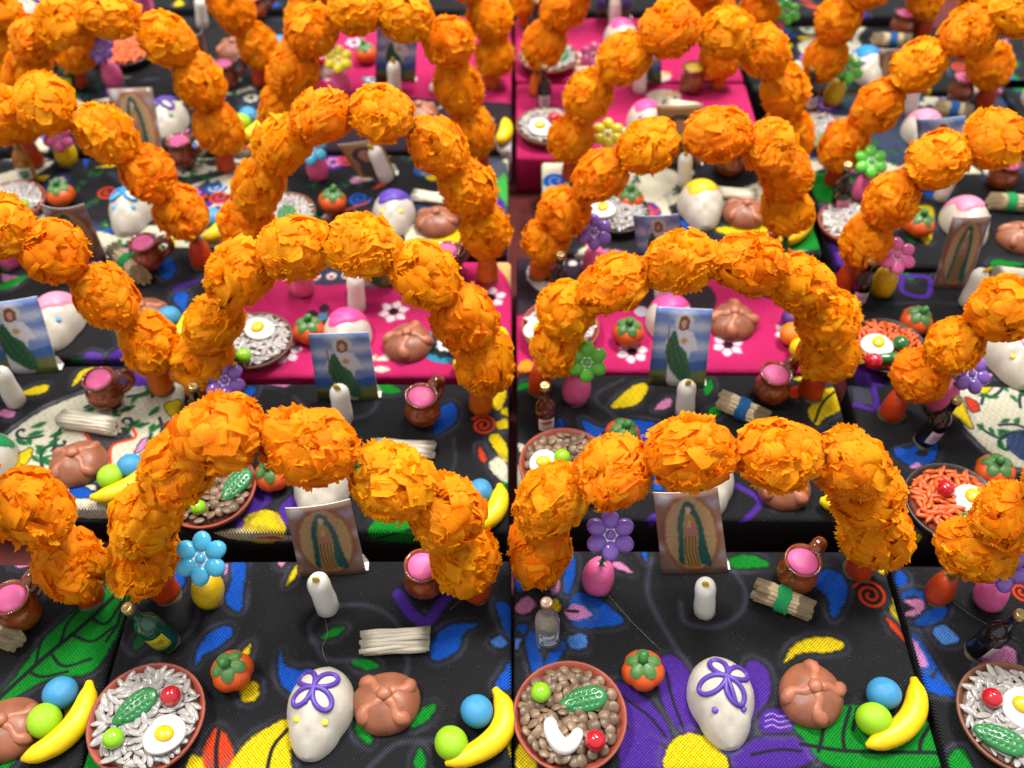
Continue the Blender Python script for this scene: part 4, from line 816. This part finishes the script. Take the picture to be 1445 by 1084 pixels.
def bundle(tile, p0, p1, tie=None, r=.0042, husk=False, look=None):
    A, B = P(*p0), P(*p1); c = (A+B)/2; d = B-A; ln = d.length; yaw = math.atan2(d.y, d.x)
    look = look or (f'{tie}-tied bundle of dry reeds' if tie else ('pale pleated corn husk roll' if husk else 'loose pale reed roll'))
    t = thing('reed_bundle', f'{look} on the {tile.desc}', 'bundle', 'reed bundles', Vector((c.x, c.y, 0)), (0, 0, yaw)); m = M_HUSK if husk or not tie else M_REED
    rr = RNG; n = 0
    for ring, (q, k) in enumerate(((r*.86, 15), (r*.5, 8), (.0, 1))):
        for i in range(k):
            a = 6.283*i/k+ring*.3; y, z = q*math.cos(a), (r*.62+q*math.sin(a)*.5 if husk else r+q*math.sin(a))
            kk = rr.randrange(4)
            def mk():
                g = random.Random(kk); pts = [(x*.5, g.uniform(-.0002, .0002), g.uniform(-.0002, .0002)) for x in (-1, -.5, 0, .5, 1)]; return tube(pts, [.0009, .0010, .00085, .0010, .0009], 6)
            fl = 1 if not tie else .88
            o = obj('reed', cached(('reed', kk), mk), m, t, (rr.uniform(-.0006, .0006), y*fl, max(.0010, z)), (rr.random()*6, rr.uniform(-.03, .03), rr.uniform(-.05, .05)), (ln*rr.uniform(.93, 1.05), 1.0, 1.0))
    if tie:
        pts = []
        for i in range(70): a = 6.283*i/14; pts.append(((i/70-.5)*.0042+.0004*math.sin(i*1.7), (r+.0002)*math.cos(a), r+(r+.0002)*math.sin(a)))
        mb = MB().add(*tube(pts, .00075, 7)); g = random.Random(int(p0[0]))
        for i in range(180):
            k = g.randrange(70); c0 = Vector(pts[k]); dd = Vector((g.gauss(0, .7), g.gauss(0, 1), g.gauss(0, 1))).normalized(); e = dd.orthogonal().normalized()*.00008; q = c0+dd*g.uniform(.0009, .002); n0 = len(mb.v); mb.v += [tuple(c0-e), tuple(c0+e), tuple(q)]; mb.f.append((n0, n0+1, n0+2))
        obj('yarn', mb.mesh('yarn'), YARN[tie], t)
# ------------------------------------------------------------------ dishes of food
def grain_mesh(kind):
    if kind == 'lentil':
        return lathe([(.0003, -.00105), (.0013, -.00085), (.0021, -.00035), (.00238, 0), (.0021, .00035), (.0013, .00085), (.0003, .00105)], 12)
    L_, r_ = (.0033, .00098) if kind == 'rice' else (.0029, .00105)
    fl = (1.35, .55) if kind == 'rice' else (1, 1)
    v, f = tube([(-L_, 0, 0), (-L_*.86, 0, 0), (-L_*.4, 0, 0), (L_*.3, 0, 0), (L_*.8, 0, 0), (L_, 0, 0)], [r_*.25, r_*.6, r_, r_*1.02, r_*.6, r_*.2], 8); return [(p[0], p[1]*fl[0], p[2]*fl[1]) for p in v], f
def dish(tile, c, kind, clayname='terracotta', R=.0195, single=True, look=None, seed=0):
    A = P(*c); word = {'rice': 'white rice', 'lentil': 'brown lentils', 'carrot': 'orange carrot bits'}[kind]
    t = thing('food_dish', f'{look or clayname+" dish of "+word} on the {tile.desc}', 'dish', 'clay dishes of food', A+Vector((0, 0, .0002)), (0, 0, 0), R/.0195)
    M = {'terracotta': M_TERRA, 'dark clay': M_DKCLAY, 'brown clay': M_BRCLAY}[clayname]
    obj('dish', cached('dish', lambda: lathe([(.012, 0), (.0155, .0005), (.0184, .0035), (.0196, .0062), (.0194, .0068), (.0186, .0067), (.0176, .0052), (.0165, .0045), (.004, .0042), (.0005, .0042)], 44, True, .006)), M, t)
    obj('food_bed', cached('foodbed', lambda: lathe([(.0174, .0044), (.0150, .0052), (.008, .0058), (.0005, .006)], 30)), {'rice': M_RICEF, 'lentil': M_LENTF, 'carrot': M_CARRF}[kind], t)
    m = {'rice': M_RICE, 'lentil': M_LENTIL, 'carrot': M_CARROT}[kind]; g = random.Random(seed+int(c[0]))
    n = {'rice': 170, 'lentil': 150, 'carrot': 130}[kind]; pl = []; mind = {'rice': .0019, 'lentil': .0024, 'carrot': .0021}[kind]
    tries = 0
    while len(pl) < n and tries < 9000:
        tries += 1; a = g.random()*6.283; r_ = .0160*math.sqrt(g.random()); x, y = r_*math.cos(a), r_*math.sin(a)
        if all((x-p[0])**2+(y-p[1])**2 > mind**2 for p in pl): pl.append((x, y))
    big = MB(); gm = cached(('grain', kind), lambda: grain_mesh(kind))
    for x, y in pl:
        z = .0062+.0010*(1-(x*x+y*y)/.0165**2)+g.uniform(0, .0011); tl = .75 if kind == 'lentil' else .4; e = Euler((g.uniform(-tl, tl), g.uniform(-tl, tl), g.random()*6.283)); s = g.uniform(.78, 1.1)
        if single: obj({'rice': 'rice_grain', 'lentil': 'lentil', 'carrot': 'carrot_bit'}[kind], gm, m, t, (x, y, z), e, s)
        else:
            Mx = e.to_matrix(); v, f = grain_mesh(kind); big.add([Mx @ (Vector(p)*s)+Vector((x, y, z)) for p in v], f)
    if not single: o = obj({'rice': 'rice_grains', 'lentil': 'lentils', 'carrot': 'carrot_bits'}[kind], big.mesh('grains'), m, t); o['kind'] = 'stuff'
    return t
FT = .0076                                           # height of the food surface
DSH = {'terracotta': 'terracotta', 'd': 'dark clay'}
def egg(tile, c, s=1.0, where='dish', look='clay fried egg'):
    A = P(*c, FT); t = thing('fried_egg', f'{look} in dish on the {tile.desc}', 'egg', 'clay fried eggs', A, (.12, .05, RNG.random()*6), s)
    obj('egg_white', cached('eggw', lambda: lathe([(.0062, 0), (.0069, .0007), (.0064, .0016), (.004, .0021), (.0004, .0023)], 28, True, .04)), M_EGGW, t)
    obj('yolk', cached('yolk', lambda: ellipsoid(.0034, .0029, .0018, (-.0006, .0004, .0024))), M_YOLK, t)
def pea(tile, c, m, look, r=.0034):
    tag(obj('berry', cached('berry', lambda: ellipsoid(1, 1, .97, nu=18, nv=12)), m, None, P(*c, FT+r*.7)+Vector((0, 0, 0)), (0, 0, 0), r), f'{look} in dish on the {tile.desc}', 'berry', 'berries on the dishes')
def cactus(tile, c, ang, s=1.0, look='dimpled green cactus paddle'):
    A = P(*c, FT+.0012); t = math.radians(ang)
    def mk():
        v, f = ellipsoid(.0082, .0045, .0017, nu=72, nv=40); out = []; g = random.Random(4); dm = [(-.0052+.0019*i+g.uniform(-.0002, .0002)+(.0009 if j % 2 else 0), (j-1)*.0019+g.uniform(-.0002, .0002)) for i in range(6) for j in range(3)]
        for x, y, z in v:
            y *= (.72+.38*(x/.0082*.5+.5))
            if z > 0: z -= sum(.0007*math.exp(-((x-a)**2+(y-b)**2)/1.6e-7) for a, b in dm)
            out.append((x, y, z))
        return out, f
    tag(obj('cactus_paddle', cached('cactus', mk), M_CACT, None, A, (.15, -.1, t), s), f'{look} in dish on the {tile.desc}', 'cactus paddle', 'cactus paddles on the dishes')
# ------------------------------------------------------------------ picture cards
def card_image(kind):
    w, h = 24, 36
    if kind == 'mantle':
        c = Canvas(w, h, .12, (138, 108, 92)); [c.fill([(x+3*math.cos(a), y+2*math.sin(a)) for a in range(6)], q, 1.5) for x, y, q in ((3, 33, (200, 200, 214)), (21, 30, (150, 140, 160)), (2, 12, (190, 184, 196)), (22, 8, (150, 136, 140)), (21, 20, (196, 192, 206)))]; c.fill([(12+10.6*math.cos(i*.349), 17.6+17*math.sin(i*.349)) for i in range(18)], (138, 80, 56), 1.0); c.fill([(12+9.2*math.cos(a*.5236), 17.8+15.6*math.sin(a*.5236)) for a in range(12)], (196, 166, 118), .7)
        for i in range(80):
            a = 6.283*i/80; c.stroke([(12+4*math.cos(a), 18+7*math.sin(a)), (12+8.4*math.cos(a), 18+15*math.sin(a))], .2, (104, 62, 28), .08, .9)
        c.fill([(9.2, 29), (12, 32.2), (14.4, 29.5), (16.4, 21), (17.6, 10), (18.2, 3.6), (14, 4.5), (9, 4), (6.8, 6), (7.2, 14), (7.6, 22)], (16, 76, 74), .3)
        c.fill([(10, 25.5), (12, 27), (14, 25), (14.6, 18), (14, 10), (14.4, 3.2), (9.4, 3), (8.8, 10), (9.2, 18)], (170, 126, 62), .3); c.fill([(10.2, 22), (12, 23), (13.8, 22), (14, 17), (9.8, 17)], (160, 104, 84), .3)
        for x in (10, 11.2, 12.4, 13.5): c.stroke([(x, 17), (x-.5, 10), (x+.3, 3.6)], .4, (78, 48, 20), .2, .85)
        c.fill([(10.9, 27.6), (11.2, 29.6), (12.3, 29.8), (12.9, 28.4), (12.1, 26.6)], (206, 156, 124), .25); c.fill([(10.8, 21.2), (11.8, 23.8), (12.6, 21.2)], (200, 150, 118), .2)
    elif kind == 'robe':
        c = Canvas(w, h, .12, (112, 140, 200)); 
        for x, y, r in ((5, 26, 5), (19, 28, 5), (20, 19, 5), (4, 18, 4), (12, 33, 4)): c.fill([(x+r*1.4*math.cos(a), y+r*.5*math.sin(a)) for a in range(6)], (196, 206, 228), 1.6)
        c.fill([(-2, 11), (8, 12.5), (16, 11.5), (26, 12), (26, -2), (-2, -2)], (52, 92, 160), .6); c.fill([(-2, 6), (8, 8), (16, 7), (26, 8), (26, -2), (-2, -2)], (112, 120, 56), .6); c.fill([(-2, 4), (6, 4.5), (9, 0), (8, -3), (-2, -3)], (60, 66, 34), .5)
        c.fill([(12.6+4.2*math.cos(a), 30+4.2*math.sin(a)) for a in range(6)], (214, 216, 214), .6)
        c.fill([(8, 25), (12, 27), (16.6, 25), (19.4, 18), (17, 17), (16, 12), (16, 1), (8, 1), (7.2, 14), (5.2, 18), (6, 22)], (226, 224, 232), .3); c.fill([(7.6, 24), (9.6, 25.4), (11.4, 20), (15.4, 14), (17.2, 3), (14, 2.2), (10, 6), (7, 12), (6, 18)], (34, 92, 54), .3)
        for p in (((8, 22), (10, 14), (13, 5)), ((9.4, 23), (12, 15), (15.4, 5)), ((7.2, 16), (8.6, 10))): c.stroke(p, .35, (20, 62, 36), .25, .8)
        c.fill([(11, 31.4), (12.6, 32.6), (14.4, 31.2), (14.8, 27.4), (12.6, 26), (10.6, 27.4)], (112, 62, 36), .3); c.fill([(11.6, 30), (12.6, 31.2), (13.7, 30), (13.3, 27.6), (12.5, 26.8), (11.8, 27.6)], (214, 164, 132), .25); c.fill([(13.2+1.4*math.cos(a), 21.4+1.4*math.sin(a)) for a in range(6)], (196, 158, 70), .25); c.stroke([(6.4, 28), (7.2, 4)], .4, (120, 84, 50), .15)
    else:
        c = Canvas(w, h, .2, (176, 140, 92)); c.fill([(12+8*math.cos(a), 22+9*math.sin(a)) for a in range(6)], (70, 52, 60), .6); c.fill([(4, -2), (6, 16), (12, 20), (18, 16), (20, -2)], (86, 76, 70), .6); c.fill([(12+4.6*math.cos(a), 22+6*math.sin(a)) for a in range(6)], (202, 150, 122), .5)
    return c.image('card_'+kind)
def card_mat(kind):
    key = 'card_print_'+kind
    if key in MATS: return MATS[key]
    m = bpy.data.materials.new(key); m.use_nodes = True; n = m.node_tree.nodes.new('ShaderNodeTexImage'); n.image = card_image(kind); n.interpolation = 'Cubic'
    b = m.node_tree.nodes['Principled BSDF']; m.node_tree.links.new(n.outputs[0], b.inputs['Base Color']); b.inputs['Roughness'].default_value = .28; MATS[key] = m; return m
LOOK = {'mantle': 'picture card of a green-mantled figure', 'robe': 'picture card of a white-and-green robed figure', 'hood': 'tan picture card of a dark-hooded head'}
def card(tile, bl, br, tr, tl, kind, bow=.0012, zt=.035, look=None, curl=0):
    a, b = P(*bl), P(*br); c, d = P(*tr, zt), P(*tl, zt); cen = (a+b)/2; n = ((b-a).cross(d-a)).normalized()
    if n.y > 0: n = -n
    t = thing('picture_card', f'{look or LOOK[kind]} on the {tile.desc}', 'picture card', 'small picture cards', cen); v = []; uv = []; NX, NY = 8, 12
    for j in range(NY+1):
        for i in range(NX+1):
            s, q = i/NX, j/NY; p = a*(1-s)*(1-q)+b*s*(1-q)+c*s*q+d*(1-s)*q + n*(bow*(4*s*(1-s)-.5)*(.3+.7*q)-curl*q*q*s) + Vector((0, 0, .0004)); v.append(p-cen); uv.append((s, q))
    m = mesh('card', v, [(j*(NX+1)+i, j*(NX+1)+i+1, (j+1)*(NX+1)+i+1, (j+1)*(NX+1)+i) for j in range(NY) for i in range(NX)], True, uv)
    m.materials.append(card_mat(kind)); m.materials.append(M_PAPER); o = obj('print', m, None, t)
    nf = m.polygons[0].normal
    if nf.dot(n) < 0: m.flip_normals()
    md = o.modifiers.new('thickness', 'SOLIDIFY'); md.thickness = .00035; md.offset = -1; md.material_offset = 1; md.material_offset_rim = 1
    w = (b-a).length; u = (b-a).normalized(); g = Vector((-u.y, u.x, 0)); a2, b2 = a+u*w*.1-cen, b+u*.0012-cen
    hz = Vector((0, 0, .0042)); top = .0155
    b2 = b2-u*.0004; pts = [a2+g*.005, b2+g*.005, b2+g*.0012, a2+g*.0012, a2+g*.006+hz*.9, b2-u*.0018+g*.006+hz*.9]; pts = [p+Vector((0, 0, .0003)) for p in pts]
    mt = mesh('fold', pts, [(0, 1, 2, 3), (0, 4, 5, 1)], False); o2 = obj('folded_foot', mt, M_PAPER, t); md = o2.modifiers.new('thickness', 'SOLIDIFY'); md.thickness = .0003
# ------------------------------------------------------------------ what stands on each box
# L1
jug(L1, (37, 873), 60); bundle(L1, (-42, 878), (30, 914), 'navy'); pan(L1, (14, 1032), .3)
ball(L1, (85, 978), M_BLUE, 'blue clay ball'); ball(L1, (63, 1017), M_LIME, 'lime green clay ball'); banana(L1, (126, 962), (30, 1072), (102, 1028))
# C1
vase(C1, (296, 844), (285, 788), 'blue', 'yellow', 1.06); bottle(C1, (238, 908), (198, 874), 'green', 'green glass bottle with yellow label', .25)
pumpkin(C1, (331, 950)); dish(C1, (214, 1024), 'rice', R=.0192); cactus(C1, (190, 998), 42); pea(C1, (241, 982), M_CHERRY, 'red berry'); egg(C1, (233, 1038)); pea(C1, (160, 1042), M_PEA, 'lime green berry')
skull(C1, (452, 1010), 'purple', 'icing loops', 'yellow', -.12); pan(C1, (546, 995), .2); candle(C1, (463, 858), (446, 815), flame=.2)
card(C1, (424, 815), (517, 810), (494, 707), (402, 720), 'mantle'); jug(C1, (600, 829), 20); bundle(C1, (512, 913), (607, 906), None, .0044, True)
ball(C1, (637, 1049), M_LIME, 'lime green clay ball'); ball(C1, (673, 1004), M_BLUE, 'blue clay ball'); banana(C1, (698, 972), (628, 1078), (706, 1034))
# C2
vase(C2, (842, 826), (861, 755), 'purple', 'pink'); bottle(C2, (773, 903), (771, 846), 'clear', 'clear glass bottle with dotted white label', .1)
dish(C2, (803, 1020), 'lentil', R=.0190); pea(C2, (763, 977), M_PEA, 'lime green berry'); cactus(C2, (823, 988), 12); pea(C2, (840, 1045), M_CHERRY, 'red berry')
pumpkin(C2, (909, 950), .4, look='smooth orange clay pumpkin with green cap'); skull(C2, (1017, 995), 'purple', 'icing loops', 'purple', .04); pan(C2, (1143, 984), 1.1); candle(C2, (994, 862), (996, 820), flame=-.05)
card(C2, (934, 811), (1028, 809), (1013, 690), (922, 698), 'mantle', .0016); jug(C2, (1120, 822), 45); bundle(C2, (1062, 838), (1142, 870), 'green')
ball(C2, (1247, 979), M_BLUE, 'blue clay ball', .0056); ball(C2, (1233, 1015), M_LIME, 'lime green clay ball', .0056); banana(C2, (1289, 957), (1222, 1052), (1284, 1016))
# crescent of white onion with pores on the lentils
def onion():
    v, f = ellipsoid(.0027, .0027, .0016, nu=14, nv=8); mb = MB()
    A = P(797, 1038, FT+.001); pts = [P(x, y, FT+.001)-A for x, y in ((776, 1014), (779, 1034), (793, 1053), (808, 1048), (818, 1030))]
    return A, tube(smooth_open3(pts, 4), [.0013]+[.0022+.0006*math.sin(i*.25) for i in range(15)]+[.0013], 12)
A_, (v_, f_) = onion(); tag(obj('onion_crescent', mesh('onion_crescent', v_, f_), M_EGGW, None, A_), 'white clay crescent lying on the lentils of the purple flower print box', 'clay food')
# R1
vase(R1, (1394, 848), (1415, 800), 'purple', 'pink', 1.0, back=50); bottle(R1, (1376, 920), (1418, 886), 'dark', 'dark glass bottle with gold cap', .5)
dish(R1, (1424, 1022), 'rice', 'brown clay', .0192); pea(R1, (1400, 985), M_CHERRY, 'red berry'); egg(R1, (1441, 1000)); cactus(R1, (1411, 1042), -30)
# L2
jug(L2, (155, 568), 15); bundle(L2, (92, 598), (170, 610), None, .0036); pan(L2, (113, 658), .5); ball(L2, (156, 673), M_LIME, 'lime green clay ball', .0051); ball(L2, (185, 658), M_BLUE, 'blue clay ball', .0053); banana(L2, (128, 702), (232, 640), (188, 685))
candle(L2, (24, 568), (2, 530)); card(L2, (-12, 530), (84, 526), (52, 420), (-40, 432), 'robe'); skull(L2, (-18, 662), 'green', 'icing cap')
# C3
vase(C3, (312, 572), (317, 538), 'purple', 'yellow', 1.0, yaw=.3); bottle(C3, (283, 606), (276, 562), 'dark', 'dark glass bottle with gold cap'); dish(C3, (300, 702), 'lentil', R=.0185); cactus(C3, (333, 684), 60); pea(C3, (280, 716), M_PEA, 'lime green berry', .003)
pumpkin(C3, (388, 672)); card(C3, (449, 567), (535, 565), (520, 470), (435, 473), 'robe', .0002); candle(C3, (485, 592), (480, 562), flame=-.3); jug(C3, (598, 592), 55); bundle(C3, (530, 634), (613, 640), None, .0035, True); skull(C3, (455, 698), 'green', 'icing loops')
ball(C3, (677, 694), M_BLUE, 'blue clay ball', .0052); banana(C3, (705, 684), (664, 744), (698, 722)); pan(C3, (565, 690), .8, .95)
# C4
vase(C4, (811, 562), (828, 510), 'lime', 'pink', 1.0, back=35); bottle(C4, (770, 606), (769, 550), 'red', 'red-brown glass bottle with red and white label', .1); dish(C4, (796, 668), 'lentil', R=.0185); egg(C4, (768, 656), .92); pea(C4, (793, 645), M_PEA, 'lime green berry'); cactus(C4, (820, 664), 20)
pumpkin(C4, (876, 616), .9); skull(C4, (995, 688), 'green', 'icing cap', None, -.1); pan(C4, (1105, 692), .2, .95); card(C4, (914, 544), (994, 548), (1006, 438), (926, 434), 'robe', .0003); candle(C4, (966, 584), (969, 548)); jug(C4, (1085, 561), 40); bundle(C4, (1014, 572), (1080, 602), 'blue'); banana(C4, (1157, 706), (1215, 680), (1190, 705))
# R2
vase(R2, (1320, 574), (1368, 528), 'purple', 'pink', 1.0, yaw=.3); bottle(R2, (1302, 624), (1337, 582), 'dark', 'leaning dark bottle with gold cap', .2); dish(R2, (1338, 722), 'carrot', 'dark clay', .0190); pea(R2, (1335, 690), M_CHERRY, 'red berry'); egg(R2, (1369, 706)); pea(R2, (1362, 737), M_DKPEA, 'dark green berry', .0038); pumpkin(R2, (1403, 670), .3, 1.05)
# L3
jug(L3, (214, 376), 10); bundle(L3, (164, 362), (206, 402), 'green'); card(L3, (92, 372), (152, 368), (118, 292), (54, 292), 'mantle', .004, .034); skull(L3, (84, 462), 'pink', 'icing cap', 'blue', .05, 1.12); pan(L3, (205, 450), .1); ball(L3, (238, 448), M_BLUE, 'blue clay ball'); banana(L3, (268, 437), (238, 482), (262, 464)); vase(L3, (18, 372), (5, 325), 'yellow', 'pink')
# C5
vase(C5, (427, 412), (425, 372), 'pink', 'pink'); candle(C5, (504, 436), (502, 404), flame=-.2); card(C5, (492, 408), (556, 408), (550, 325), (486, 325), 'robe'); jug(C5, (632, 388), 30); pumpkin(C5, (437, 470), .6); dish(C5, (362, 492), 'rice', 'brown clay', .0175, False); egg(C5, (366, 466)); pea(C5, (344, 502), M_PEA, 'lime green berry'); pea(C5, (328, 502), M_DKPEA, 'dark green berry')
skull(C5, (490, 482), 'hot pink', 'icing cap'); pan(C5, (577, 488), .9); ball(C5, (650, 490), M_ORBALL, 'orange clay ball'); ball(C5, (654, 515), M_BANANA, 'yellow clay lemon', .0048); banana(C5, (702, 462), (690, 500), (706, 484))
# C6
vase(C6, (838, 384), (838, 328), 'purple', 'pink'); bottle(C6, (785, 422), (790, 372), 'dark', 'dark glass bottle with gold cap'); dish(C6, (790, 474), 'rice', 'terracotta', .0180, False); egg(C6, (760, 468)); pumpkin(C6, (887, 472), .2); skull(C6, (945, 462), 'hot pink', 'icing cap'); card(C6, (903, 385), (966, 385), (958, 304), (893, 306), 'robe'); candle(C6, (936, 422), (935, 385))
pan(C6, (1033, 458), 1.0); ball(C6, (1119, 450), M_PURBALL, 'purple clay ball'); ball(C6, (1117, 472), M_ORBALL, 'orange clay ball'); ball(C6, (1130, 492), M_BANANA, 'yellow clay lemon', .005); jug(C6, (1062, 376), 40)
# R3
vase(R3, (1243, 412), (1265, 362), 'pink', 'yellow'); bottle(R3, (1206, 430), (1222, 388), 'dark', 'dark glass bottle with gold cap'); card(R3, (1316, 407), (1366, 409), (1400, 306), (1345, 308), 'mantle', .002); candle(R3, (1364, 428), (1384, 388), flame=.5); pumpkin(R3, (1290, 455), .3); dish(R3, (1248, 500), 'carrot', 'dark clay', .0172, False); egg(R3, (1237, 489)); pea(R3, (1233, 510), M_CHERRY, 'red berry', .0038); pea(R3, (1271, 485), M_DKPEA, 'dark green berry', .0036)
A_ = P(1258, 508, FT+.002); v_, f_ = tube([(-.008, -.001, 0), (-.005, 0, .0005), (0, .0006, .0006), (.005, .0016, 0), (.008, .003, -.0004)], [.0012, .0024, .0026, .0022, .0008], 12)
tag(obj('green_pepper', mesh('green_pepper', v_, f_), M_DKPEA, None, A_), 'long green pepper lying on the carrot dish beside the red berry', 'pepper')
skull(R3, (1425, 512), 'pink', 'icing lines', 'yellow', 0, 1.1); bundle(R3, (1400, 394), (1455, 400), None, .0035)
# L4
vase(L4, (97, 229), (81, 192), 'pink', 'yellow', 1.0, back=20); bottle(L4, (42, 257), (20, 198), 'amber', 'amber glass beer bottle with green label', .2, h=.030); pumpkin(L4, (88, 280)); dish(L4, (20, 298), 'rice', 'terracotta', .0180, False); egg(L4, (5, 284)); pea(L4, (31, 290), M_PEA, 'lime green berry'); pea(L4, (15, 297), M_YPEA, 'yellow berry beside the egg'); pea(L4, (31, 305), M_YPEA, 'yellow berry at the rim')
L4card = card(L4, (180, 243), (234, 241), (214, 124), (150, 126), 'mantle', .002, .036); skull(L4, (188, 306), 'blue', 'icing loops', 'blue', 0, 1.05); jug(L4, (262, 232), 20); ball(L4, (300, 308), M_BLUE, 'blue clay ball'); banana(L4, (324, 298), (285, 336), (312, 324))
# C7
vase(C7, (450, 250), (440, 212), 'blue', 'pink'); card(C7, (508, 252), (560, 250), (535, 196), (476, 206), 'hood', .001, .022); candle(C7, (546, 254), (532, 222), flame=-.3); skull(C7, (556, 310), 'purple', 'icing cap', 'yellow'); pumpkin(C7, (468, 288)); pan(C7, (617, 318), .5); bundle(C7, (583, 280), (632, 286), None, .0035, True); dish(C7, (400, 314), 'rice', 'brown clay', .0175, False); cactus(C7, (403, 306), 80)
# C8
vase(C8, (852, 240), (858, 190), 'yellow', 'pink'); bottle(C8, (828, 252), (826, 210), 'dark', 'dark glass bottle with gold cap'); dish(C8, (868, 310), 'rice', 'dark clay', .0175, False); egg(C8, (850, 298)); pumpkin(C8, (890, 286)); skull(C8, (988, 298), 'yellow', 'icing cap', None, 0, 1.12); pan(C8, (1050, 306), .2); banana(C8, (1142, 285), (1092, 340), (1130, 325)); candle(C8, (966, 262), (967, 226)); jug(C8, (1026, 244), 30); card(C8, (935, 236), (990, 236), (990, 148), (926, 150), 'hood'); bundle(C8, (1008, 276), (1066, 280), None, .0036, True)
# R4
vase(R4, (1216, 281), (1228, 229), 'lime', 'pink'); bottle(R4, (1183, 302), (1194, 246), 'dark', 'black bottle with pink label', .1, 'pinklabel', .031); pumpkin(R4, (1293, 322), .2, 1.05); dish(R4, (1198, 326), 'rice', 'terracotta', .0170, False); card(R4, (1300, 252), (1358, 252), (1363, 165), (1293, 170), 'robe'); candle(R4, (1326, 280), (1342, 250)); jug(R4, (1408, 264), 50); bundle(R4, (1392, 292), (1450, 297), 'green'); skull(R4, (1360, 322), 'pink', 'icing cap', None, 0, 1.15); pan(R4, (1437, 340), .4)
# L5
vase(L5, (162, 119), (142, 70), 'purple', 'pink'); skull(L5, (238, 178), 'purple', 'icing loops', 'green', .1, 1.1); jug(L5, (322, 122), 20); ball(L5, (350, 164), M_BLUE, 'blue clay ball'); ball(L5, (340, 173), M_LIME, 'lime green clay ball'); banana(L5, (378, 160), (336, 194), (362, 184)); card(L5, (276, 120), (300, 112), (288, 45), (268, 50), 'mantle', .004); bottle(L5, (97, 128), (92, 90), 'green', 'green glass bottle')
# C9
vase(C9, (482, 130), (478, 85), 'yellow', 'pink'); card(C9, (529, 117), (586, 117), (590, 36), (532, 36), 'robe'); candle(C9, (557, 132), (556, 104)); pan(C9, (592, 166), .3); banana(C9, (712, 168), (700, 200), (713, 188)); ball(C9, (614, 124), M_PEARL, 'small white clay ball', .0035)
# C10
bottle(C10, (768, 154), (768, 104), 'dark', 'dark glass bottle with pale label'); dish(C10, (772, 190), 'rice', 'brown clay', .0180, False); egg(C10, (763, 182), 1.05); pea(C10, (782, 167), M_CHERRY, 'red berry', .0038); pea(C10, (783, 190), M_PEA, 'lime green berry'); vase(C10, (842, 128), (838, 80), 'pink', 'pink'); candle(C10, (902, 128), (903, 112)); skull(C10, (911, 180), 'hot pink', 'icing cap', 'purple'); jug(C10, (974, 128), 40, 'brown glazed jug filled with yellow clay', 'yellow'); bundle(C10, (938, 150), (988, 158), None, .0036, True); card(C10, (892, 118), (934, 118), (932, 48), (884, 50), 'robe')
# R5
vase(R5, (1172, 145), (1197, 98), 'lime', 'yellow'); bottle(R5, (1143, 156), (1146, 110), 'dark', 'dark glass bottle with gold cap'); dish(R5, (1152, 196), 'rice', 'terracotta', .0175, False); pea(R5, (1177, 180), M_CHERRY, 'red berry', .004); cactus(R5, (1163, 198), 40); skull(R5, (1302, 196), 'pink', 'icing cap', None, 0, 1.12); jug(R5, (1350, 142), 40); bundle(R5, (1317, 160), (1367, 167), 'blue'); candle(R5, (1284, 160), (1288, 130))
# L6, C11, C12, R6 and the ends of the far rows
dish(L6, (180, 84), 'carrot', 'dark clay', .0185, False); pea(L6, (122, 74), M_CHERRY, 'red berry', .004); vase(L6, (206, 22), (200, -15), 'purple', 'pink'); candle(L6, (286, 38), (283, 8)); jug(L6, (364, 26), 20); pumpkin(C11, (518, 80)); skull(C11, (455, 92), 'pink', 'icing cap'); ball(L6, (395, 62), M_BLUE, 'blue clay ball'); pea(C11, (452, 86), M_CHERRY, 'red clay ball'); pan(L6, (332, 76), .3, look='rosy brown clay bread with bone strips')
bottle(C12, (752, 60), (756, 15), 'dark', 'dark glass bottle with gold cap'); dish(C12, (773, 92), 'rice', 'terracotta', .0190, False); cactus(C12, (790, 80), 60); candle(C12, (868, 40), (868, 15)); card(C12, (842, 28), (890, 28), (890, -40), (842, -40), 'robe'); skull(C12, (876, 62), 'hot pink', 'icing cap')
vase(R6, (1090, 45), (1110, 18), 'lime', 'pink'); jug(R6, (1268, 50), 40); bundle(R6, (1230, 64), (1282, 66), 'blue'); skull(R6, (1220, 104), 'blue', 'icing cap', 'purple', 0, 1.1); card(R6, (1242, 120), (1282, 118), (1280, 70), (1240, 70), 'mantle', .002, .02, look='leaning picture card beside the blue-capped skull'); skull(L00, (35, 30), 'green', 'icing lines', None, look='greyish wax skull')
skull(R0, (1470, 150), 'pink', 'icing cap')
# thin strands of hot glue pulled across the fabric
def strand(tile, pts, look):
    q = [P(x, y, z) for x, y, z in pts]; c = q[0].copy(); v, f = tube(smooth_open3([p-c for p in q], 5), .00011, 5)
    tag(obj('glue_strand', mesh('glue_strand', v, f), M_GLUE, None, c), look, 'glue strand', 'strands of hot glue')
strand(C2, [(855, 836, .0005), (890, 876, .0006), (932, 917, .0003)], 'thin glue strand running from the pink pot towards the skull with purple eyes')
strand(C1, [(458, 870, .0003), (462, 895, .0015), (455, 915, .0012), (462, 936, .0004)], 'thin glue strand between the candle and the yellow-eyed purple-looped skull')
strand(R1, [(1342, 848, .0005), (1380, 874, .001), (1440, 905, .0004)], 'thin glue strand running beside the dark bottle and the brown rice dish')
strand(C1, [(635, 860, .0006), (660, 838, .0012), (690, 812, .0004)], 'thin glue strand by the jug on the box with sky-blue flower vase')
for o in bpy.data.objects:
    if 'label' in o and len(o['label'].split()) > 16: print('LONG', o['label'])
